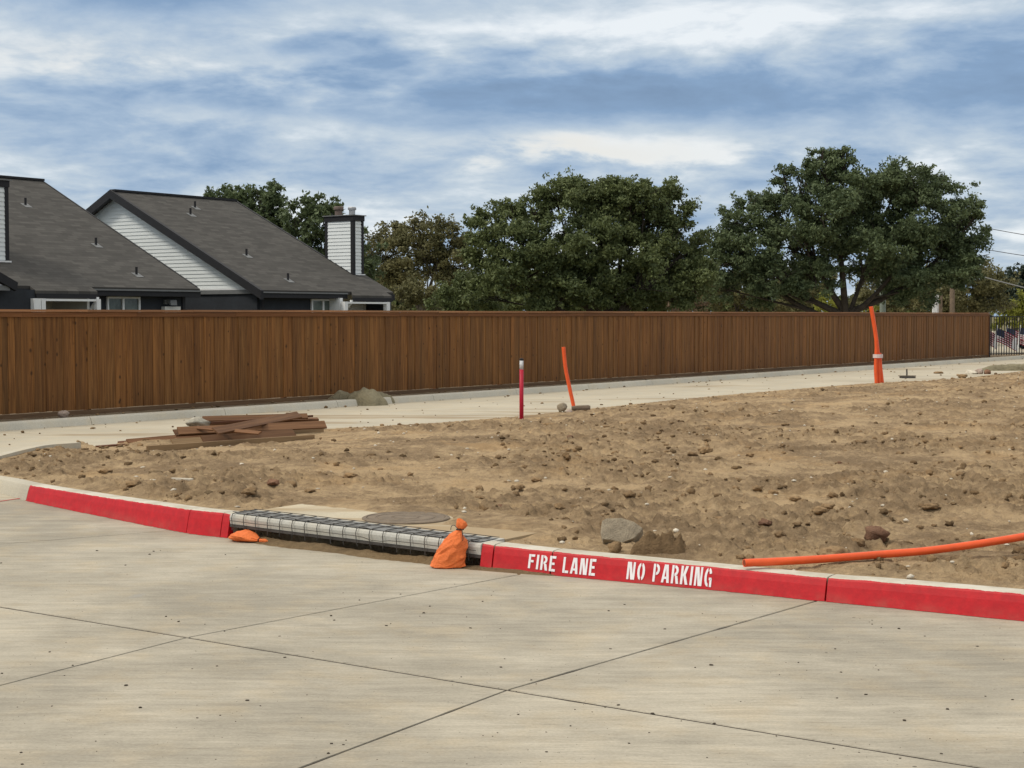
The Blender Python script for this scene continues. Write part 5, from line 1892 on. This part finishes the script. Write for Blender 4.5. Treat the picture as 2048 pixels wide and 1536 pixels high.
b0 = on_soil(1043, 838)
Yb = b0.y
mk = empty('marker_post', b0, 'red utility marker post with white label band and dark cap', 'marker post')
a, b_, c_, d_ = Vector((b0.x, Yb, b0.z - .2)), V(1043, 739, Yb), V(1043, 721, Yb), V(1043, 716.5, Yb)
MB().tube([a, a.lerp(b_, .5), b_], .036, 16).build('post', M['redpost'], mk, smooth=True)
MB().tube([b_ + Vector((0, 0, .001)), c_], .033, 16).build('label_band', M['label_white'], mk, smooth=True)
MB().tube([c_ + Vector((0, 0, .001)), c_.lerp(d_, .7), d_], [.035, .035, .022], 16).build('cap', M['black'], mk, smooth=True)


def lathe_bag(rows, frame, nseg=40, fold=.10, seed=0, edge=0, crumple=0.0):
    rj = random.Random(seed + 50)
    """rows: (axis position, cx, cy, rx, ry); folds are vertical creases gathered at the neck"""
    vs, fs = [], []
    for k_, (h, cx, cy, rx, ry) in enumerate(rows):
        for i in range(nseg):
            a = 2 * math.pi * i / nseg
            f = 1 + fold * float(pn(math.cos(a) * 1.5 + seed, math.sin(a) * 1.5 + h * 7.0, 80 + seed)) + fold * .8 * float(pn(math.cos(a) * 5 + h * 3, math.sin(a) * 5 + seed + h * 9, 90 + seed))
            cr = abs(float(pn(a * 1.9 + h * 6 + seed, h * 4 + a * .6, 97 + seed)))
            f -= fold * 1.1 * max(0, .22 - cr) * 2
            cr = abs(float(pn(a * 1.2 - h * 13, h * 15 + a * 1.3, 99 + seed)))
            f -= fold * .35 * max(0, .16 - cr) * 2
            f *= 1 + crumple * rj.uniform(-1, 1)
            vs.append(frame(cx + rx * f * math.cos(a), cy + ry * f * math.sin(a), h + .012 * float(pn(a * 2, h * 8, 95 + seed))))
    n = len(rows)
    for k_ in range(n - 1):
        for i in range(nseg):
            fs.append([k_ * nseg + i, k_ * nseg + (i + 1) % nseg, (k_ + 1) * nseg + (i + 1) % nseg, (k_ + 1) * nseg + i])
    fs += [list(range(nseg))[::-1], [(n - 1) * nseg + i for i in range(nseg)]]
    return MB().add(vs, fs)


def dense_rows(rows, k=4):
    P = [np.array(r) for r in rows]
    res = []
    for a, b in zip(P[:-1], P[1:]):
        for j in range(k):
            res.append(tuple(a + (b - a) * j / k))
    return res + [tuple(P[-1])]


g0 = G(893, 1137, 0.0)
bag = empty('gravel_bag', g0, 'upright orange gravel bag tied at its neck, beside the red lettered kerb', 'gravel bag', 'gravel bags at the drain inlet')
fr = lambda x, y, z: Vector((g0.x + .015 + x * (.90 if z < .27 else 1) , g0.y + .05 + y, max(z, .0) + .004))
rows = [(0.0, -.012, 0, .125, .085), (.012, -.016, 0, .148, .098), (.05, -.004, 0, .140, .102), (.10, .016, 0, .128, .098), (.15, .036, 0, .118, .086), (.20, .050, 0, .096, .070), (.24, .060, 0, .060, .050), (.262, .074, 0, .036, .034), (.275, .082, 0, .021, .021)]
lathe_bag(dense_rows(rows, 2), fr, 19, .16, 1, 0, .075).build('sack', M['bag'], bag, smooth=False)
rows = [(.276, .083, 0, .020, .020), (.287, .088, 0, .034, .030), (.305, .092, 0, .042, .034), (.325, .090, 0, .036, .028), (.345, .080, 0, .020, .016), (.355, .074, 0, .008, .006)]
lathe_bag(dense_rows(rows), fr, 32, .45, 2).build('gathered_top', M['bag'], bag, smooth=True)
MB().tube([fr(.082 + .026 * math.cos(a), .026 * math.sin(a), .274 + .004 * a / 6) for a in np.linspace(0, 6.6, 16)], .004, 6).build('tie', M['black'], bag)
MB().tube(catmull([fr(.10, -.02, .272), fr(.112, -.05, .25), fr(.118, -.06, .225), fr(.116, -.055, .20)], 4), .003, 5).build('tie_end', M['black'], bag)
MB().tube(catmull([fr(.07, -.02, .28), fr(.04, -.02, .31), fr(.02, -.02, .30), fr(.015, -.02, .275)], 4), .0025, 5).build('tie_end', M['wire'], bag)

g1_ = G(486, 1085, 0.0)
bag2 = empty('gravel_bag', g1_, 'flattened orange gravel bag lying on its side at the left end of the inlet', 'gravel bag', 'gravel bags at the drain inlet')
ax = (KD * .93 + Vector((.1, -.2, 0))).normalized()
ay = Vector((-ax.y, ax.x, 0))
fr2 = lambda x, y, s_: g1_ + ax * (s_ - .17) + ay * (x + .06) + Vector((0, 0, max(y, -.048) * .8 + .042))
rows = [(0.0, 0, -.02, .03, .02), (.02, 0, -.015, .075, .034), (.07, 0, .0, .105, .052), (.13, 0, .006, .105, .060), (.19, 0, .0, .088, .050), (.25, 0, -.012, .055, .034), (.285, 0, -.022, .026, .020), (.30, 0, -.024, .018, .016)]
lathe_bag(dense_rows(rows, 2), fr2, 17, .16, 3, 0, .075).build('sack', M['bag'], bag2, smooth=False)
rows = [(.302, 0, -.024, .016, .015), (.32, 0, -.024, .034, .022), (.345, .005, -.026, .036, .020), (.37, .008, -.030, .024, .014), (.385, .01, -.034, .008, .006)]
lathe_bag(dense_rows(rows), fr2, 28, .5, 4).build('gathered_top', M['bag'], bag2, smooth=True)
MB().tube([fr2(.021 * math.cos(a), -.024 + .021 * math.sin(a), .301) for a in np.linspace(0, 6.4, 14)], .0045, 6).build('tie', M['black'], bag2)


# ================================================================== ROCKS AND LOOSE PIECES
def rock(name, px, py, wpx, hpx, mat, label, cat='rock', seed=0, rough=.30, flat=1.0, group=None, soilp=True, pos=None, depth=1.0, sub=3, planes=7):
    base = pos if pos is not None else (on_soil(px, py) if soilp else G(px, py, 0))
    sx = wpx / F * base.y / 2
    sz = hpx / F * base.y / 2
    r = np.random.default_rng(seed)
    v, f = ICO[sub]
    P = v.copy()
    for _ in range(planes):                   # broken flat faces
        d = r.normal(0, 1, 3)
        d /= np.linalg.norm(d)
        k = .62 + .25 * r.random()
        ex = np.maximum(P @ d - k, 0)
        P -= ex[:, None] * d * .92
    nn = pn(P[:, 0] * 2.3 + seed * 3.1 + P[:, 2] * 1.7, P[:, 1] * 2.3 + P[:, 2] * 2.1, seed) * rough + pn(P[:, 0] * 6 + P[:, 2] * 4, P[:, 1] * 6 - P[:, 2] * 5 + seed, seed + 1) * rough * .5
    P *= (1 + nn)[:, None]
    if rough > .34:
        P *= (1 + .30 * np.abs(pn(P[:, 0] * 5 + P[:, 2] * 3 + seed, P[:, 1] * 5 - P[:, 2] * 3, seed + 7)) + .16 * pn(P[:, 0] * 11 + P[:, 2] * 9, P[:, 1] * 11 - P[:, 2] * 7, seed + 8))[:, None]
    P /= np.abs(P).max(0)[None]
    P *= np.array([sx, sx * depth, sz])
    P *= (1 + (r.random(len(P)) - .5) * (.16 if rough > .34 else .05))[:, None]
    P[:, 2] += sz * (.55 if rough > .34 else .72)
    me = np_mesh(name, P, tris=f, smooth=False)
    me.materials.append(M[mat])
    o = link(bpy.data.objects.new(name, me), None, base)
    o.rotation_euler = (0, 0, 0)
    return tag(o, label, cat, group)


# broken concrete slab leaning on a clump
cb = on_soil(1243, 1090)
pxs = [(1204, 1042), (1213, 1037), (1243, 1036), (1268, 1044), (1285, 1056), (1281, 1064), (1268, 1077), (1243, 1086), (1222, 1080), (1205, 1079), (1201, 1066)]
sl = []
for x, y in pxs:
    hgt = (1088 - y) / F * cb.y
    q = V(x, y, cb.y + .55 * hgt)
    sl.append(q)
mb = MB()
n = len(sl)
ex = Vector((.012, .065, -.055))
cen = sum(sl, Vector()) / n
inner = [cen + (q - cen) * (.965 + .02 * math.sin(i * 3.7)) - ex * .05 for i, q in enumerate(sl)]
back = [q + ex * (1 + .25 * math.sin(i * 2.3)) for i, q in enumerate(sl)]
mb.add(inner + sl + back, [list(range(n)), [2 * n + i for i in range(n)][::-1]] + [[i, (i + 1) % n, n + (i + 1) % n, n + i] for i in range(n)] + [[n + i, n + (i + 1) % n, 2 * n + (i + 1) % n, 2 * n + i] for i in range(n)])
tag(mb.build('concrete_chunk', M['greystone'], None, cb), 'flat grey chunk of broken concrete propped up near the red kerb', 'rubble')
rock('soil_clump', 1228, 1104, 32, 28, 'clod', 'small soil lump in front of the grey concrete chunk', 'soil clump', 4, .5)
rock('stone', 1750, 1085, 56, 40, 'clodred', 'reddish brown layered stone above the long orange conduit', 'stone', 5, .22, planes=16)
rock('soil_clump', 1668, 1098, 74, 34, 'clod', 'brown soil lump just above the long orange conduit', 'soil clump', 6, .5)
rock('soil_clump', 1712, 1100, 36, 22, 'clod', 'round soil lump below the reddish stone', 'soil clump', 7, .5)
rock('soil_clump', 312, 955, 32, 17, 'silt', 'dark soil lump beside a pale wood sliver', 'soil clump', 8, .5)
rock('soil_clump', 418, 992, 24, 14, 'silt', 'small dark clod behind the red kerb left of the inlet', 'soil clump', 9, .4)
rock('stone', 1124, 824, 22, 22, 'greystone', 'upright grey brown stone at the foot of the single orange conduit', 'stone', 10, .22, planes=16)
rock('stone', 1138, 826, 14, 10, 'pinkrock', 'small pinkish stone against the single orange conduit', 'stone', 11, .22, planes=16)
rock('stone', 100, 842, 24, 17, 'pinkrock', 'pinkish stone on the verge below the fence', 'stone', 12, .3, pos=FL(0.95, -.42, .125))
q = on_soil(1164, 821)
lg = MB().tube([q + Vector((-.20, 0, .04)), q + Vector((-.08, 0, .045)), q + Vector((.12, 0, .05)), q + Vector((.16, 0, .05))], [.045, .055, .058, .045], 10)
tag(lg.build('log', M['pole_wood'], None, q), 'short dark log lying behind the single orange conduit', 'log')
q = on_soil(362, 957)
mb = MB().add([q + Vector((-.10, -.02, .015)), q + Vector((.11, -.03, .012)), q + Vector((.12, .01, .012)), q + Vector((-.08, .015, .018)), q + Vector((-.10, -.02, .035)), q + Vector((.11, -.03, .028)), q + Vector((.12, .01, .028)), q + Vector((-.08, .015, .036))],
              [[3, 2, 1, 0], [4, 5, 6, 7], [0, 1, 5, 4], [1, 2, 6, 5], [2, 3, 7, 6], [3, 0, 4, 7]])
tag(mb.build('wood_sliver', M['pebble'], None, q), 'pale wood sliver beside the dark soil lump', 'wood')
gcl = 'larger clods strewn over the dirt lot'
for i, (px, py, w_, h_) in enumerate(((210, 940, 40, 14), (265, 975, 44, 18), (500, 985, 50, 20), (545, 975, 40, 18), (1075, 955, 34, 14), (1040, 990, 30, 16), (1120, 1025, 36, 20), (1150, 1020, 26, 16), (1200, 985, 34, 18), (1260, 1000, 40, 20), (1290, 985, 30, 14), (1410, 905, 44, 18), (1385, 912, 30, 14),
                                       (1500, 915, 26, 12), (1515, 975, 34, 18), (1545, 990, 30, 16), (1440, 1035, 44, 20), (1530, 1060, 40, 22), (1560, 1070, 34, 20), (1665, 995, 30, 18), (1655, 1020, 44, 18), (1640, 1030, 50, 20), (1720, 885, 36, 14), (1840, 830, 14, 9), (1678, 930, 18, 12), (2025, 905, 12, 10),
                                       (1590, 1005, 34, 16), (1700, 965, 30, 16), (1860, 1020, 60, 18), (1970, 985, 40, 14), (960, 1000, 30, 12), (1000, 1010, 34, 16), (700, 960, 40, 14), (620, 985, 34, 12), (1330, 960, 26, 14), (1475, 955, 30, 14), (1100, 850, 30, 8), (1230, 900, 20, 10), (1140, 870, 18, 9), (1025, 880, 16, 8), (1925, 755, 30, 12), (1800, 905, 24, 10), (1570, 850, 24, 9), (1650, 815, 22, 7))):
    rock('soil_clod', px, py, w_ * .78, h_ * .85, 'clodred' if i % 7 == 3 else 'clod', 'loose crumbly soil clod lying singly on the bare dirt lot', 'clod', 100 + i, .5, group=gcl, sub=3)
# rubble along the right end of the alley
for i, (px, py, w_, h_, m_, lab) in enumerate(((1942, 748, 26, 12, 'pebble', 'pale broken concrete lump at the far corner of the dirt lot'), (1958, 748, 20, 15, 'pinkrock', 'pinkish brown rubble lump next to the pale concrete lump'), (1974, 748, 16, 13, 'clodred', 'jagged brown rubble lump at the far corner'), (1872, 727, 18, 6, 'clod', 'small soil heap in the gutter of the far kerb'), (1878, 747, 20, 6, 'clod', 'small soil heap on the alley concrete'))):
    rock('rubble', px, py, w_, h_, m_, lab, 'rubble', 160 + i, .35, pos=G(px, py, .0))

# sand heaps
def mound(name, px, py, wpx, hpx, mat, label, seed, depth=.6, lumps=1.0, freq=1.0, c=None, cat='sand heap'):
    c = c or G(px, py, 0)
    wx = wpx / F * c.y / 2
    hz = hpx / F * c.y
    axu = FD if True else Vector((1, 0, 0))

    def fr_(a, b):
        ang = a * 2 * math.pi
        rad = b * (1 + .22 * math.sin(ang * 2 + seed) + .14 * math.sin(ang * 3 + 2 * seed) + .08 * math.sin(ang * 7 + seed))
        return c + Vector((math.cos(ang) * wx * rad, math.sin(ang) * wx * depth * rad, 0))

    def zf(a, b, x, y):
        return float(max(-.02, hz * (1 - b ** 3.0) ** .8 * (1 + .42 * lumps * pn(x * 3.4 * freq, y * 3.4 * freq, seed) + (.18 if freq == 1 else .5) * lumps * pn(x * 8 * freq, y * 8 * freq, seed + 4)) * (1 + .7 * (freq > 1) * abs(pn(x * 30, y * 30, seed + 6))) + .025 * lumps * pn(x * 8, y * 8, seed + 1) * (1 - b ** 4) - .012 * (b > .98)))
    vs, fs = [Vector((c.x, c.y, c.z + zf(0, 0, c.x, c.y)))], []
    na, nb = 64, 22
    for j in range(1, nb + 1):
        for i in range(na):
            q = fr_(i / na, j / nb)
            vs.append(Vector((q.x, q.y, c.z + zf(i / na, j / nb, q.x, q.y))))
    for i in range(na):
        fs.append([0, 1 + i, 1 + (i + 1) % na])
    for j in range(nb - 1):
        for i in range(na):
            fs.append([1 + j * na + i, 1 + (j + 1) * na + i, 1 + (j + 1) * na + (i + 1) % na, 1 + j * na + (i + 1) % na])
    o = MB().add(vs, fs).build(name, M[mat], None, c, True)
    return tag(o, label, cat)


mound('sand_heap', 716, 810, 116, 30, 'sandpile', 'grey green heap of sand spilled against the far kerb', 3, .42)
mound('sand_heap', 760, 806, 70, 20, 'sandpile', 'lower toe of the sand heap on the right of the main heap', 5, .4)
qc = on_soil(1322, 1100)
qc.z -= .02
mound('soil_clump', 1322, 1100, 100, 34, 'clod', 'big crumbly brown soil clump right of the grey concrete chunk', 21, .7, 1.0, 3.2, qc, 'soil clump')
mound('sand_heap', 2030, 741, 120, 13, 'sandpile', 'long low grey green spoil ridge at the right end of the lot', 8, .25)

# survey valve box by the alley edge
vb = G(1815, 756, .0)
vx = empty('valve_cover', vb, 'small flat metal valve cover with upright rod by the alley edge', 'valve')
MB().box((vb.x - .2, vb.y - .15, -.01), (vb.x + .2, vb.y + .15, .05)).build('plate', M['angle'], vx)
MB().box((vb.x - .26, vb.y - .05, .052), (vb.x + .24, vb.y + .05, .075)).build('strap', M['iron_lid'], vx)
MB().tube([vb + Vector((-.02, 0, .03)), vb + Vector((-.02, 0, .16)), vb + Vector((-.025, 0, .26))], .022, 8).build('rod', M['angle'], vx)

# ================================================================== SCRAP LUMBER
bd_i = 0


def board(pa, pb, wd, th, mat, label, roll=0.0, nm='board'):
    a, b_ = Vector(pa), Vector(pb)
    L = (b_ - a).length
    x = (b_ - a).normalized()
    y = Vector((0, 0, 1)).cross(x).normalized()
    z = x.cross(y)
    me_b = MB()
    k = .006
    vs = []
    for sx_ in (-L / 2, L / 2):
        for yy, zz2 in ((-wd / 2, -th / 2), (wd / 2, -th / 2), (wd / 2, th / 2 - .003), (wd / 2 - .003, th / 2), (-wd / 2 + .003, th / 2), (-wd / 2, th / 2 - .003)):
            vs.append((sx_ + (.01 * yy / wd), yy, zz2))
    n = 6
    me_b.add(vs, [list(range(n))[::-1], [n + i for i in range(n)]] + [[i, (i + 1) % n, n + (i + 1) % n, n + i] for i in range(n)])
    o = me_b.build(nm, M[mat])
    m3 = Matrix((x, y, z)).transposed().to_4x4()
    o.matrix_world = Matrix.Translation((a + b_) / 2) @ m3 @ Matrix.Rotation(roll, 4, 'X')
    ORG[o.name] = (a + b_) / 2
    return tag(o, label, 'board', 'scrap lumber pile')


# heights are stacked in layers from the soil up
def P2(px, py, z):
    return G(px, py, z)


sz0 = float(soil_z(np.array([G(470, 885, .06).x]), np.array([G(470, 885, .06).y]))[0])
B = lambda xa, ya, xb, yb, za, zb, wd, th, mat, lab, roll=0: board(P2(xa, ya, sz0 + za), P2(xb, yb, sz0 + zb), wd, th, mat, lab, R(roll))
B(293, 899, 628, 876, .05, .05, .045, .10, 'lumber_grey', 'muddy grey brown board at the very front of the lumber pile')
B(345, 886, 585, 868, .07, .08, .15, .025, 'lumber_grey', 'muddy board leaning on the soil just behind the front board', 38)
B(405, 880, 588, 865, .11, .12, .15, .022, 'lumber', 'brown board with clipped corner resting over the front boards', 42)
B(195, 893, 420, 876, .02, .04, .12, .02, 'lumber_dark', 'thin dark board running out to the left along the alley edge')
B(238, 886, 470, 864, .03, .06, .08, .022, 'lumber_dark', 'thin dark board poking left above the soil edge', 20)
B(255, 883, 520, 860, .06, .09, .10, .022, 'lumber', 'reddish board poking out left over the thin dark boards', 30)
B(395, 862, 625, 851, .055, .055, .22, .10, 'lumber_dark', 'dark thick timber bearing the upper boards')
B(480, 868, 645, 858, .05, .055, .09, .10, 'lumber_grey', 'square timber block with sawn end at the right of the pile')
B(349, 866, 505, 857, .17, .175, .15, .022, 'lumber', 'board with dark end grain at the left of the top layer', 32)
B(356, 862, 651, 849, .205, .21, .15, .024, 'lumber', 'long brown board across the top front of the pile', 40)
B(392, 847, 636, 840, .20, .20, .13, .06, 'lumber', 'thick reddish timber at the back of the pile', 8)
B(405, 838, 615, 832, .27, .28, .13, .022, 'lumber', 'thin board lying along the back top of the pile', 30)
B(430, 862, 598, 829, .26, .31, .13, .024, 'lumber', 'board crossing the pile diagonally with its end raised to the right', 38)
B(392, 855, 520, 866, .24, .22, .07, .020, 'lumber', 'narrow batten crossing the front top board', 30)
B(420, 846, 625, 832, .25, .27, .05, .03, 'lumber_dark', 'narrow dark batten at the very back of the pile')
pr_ = P2(396, 850, sz0 + .22)
rock('rock', 395, 850, 56, 27, 'palerock', 'pale rough rock sitting on the left end of the lumber pile', 'rock', 31, .35, pos=Vector((pr_.x, pr_.y, sz0 + .20)), depth=.7)
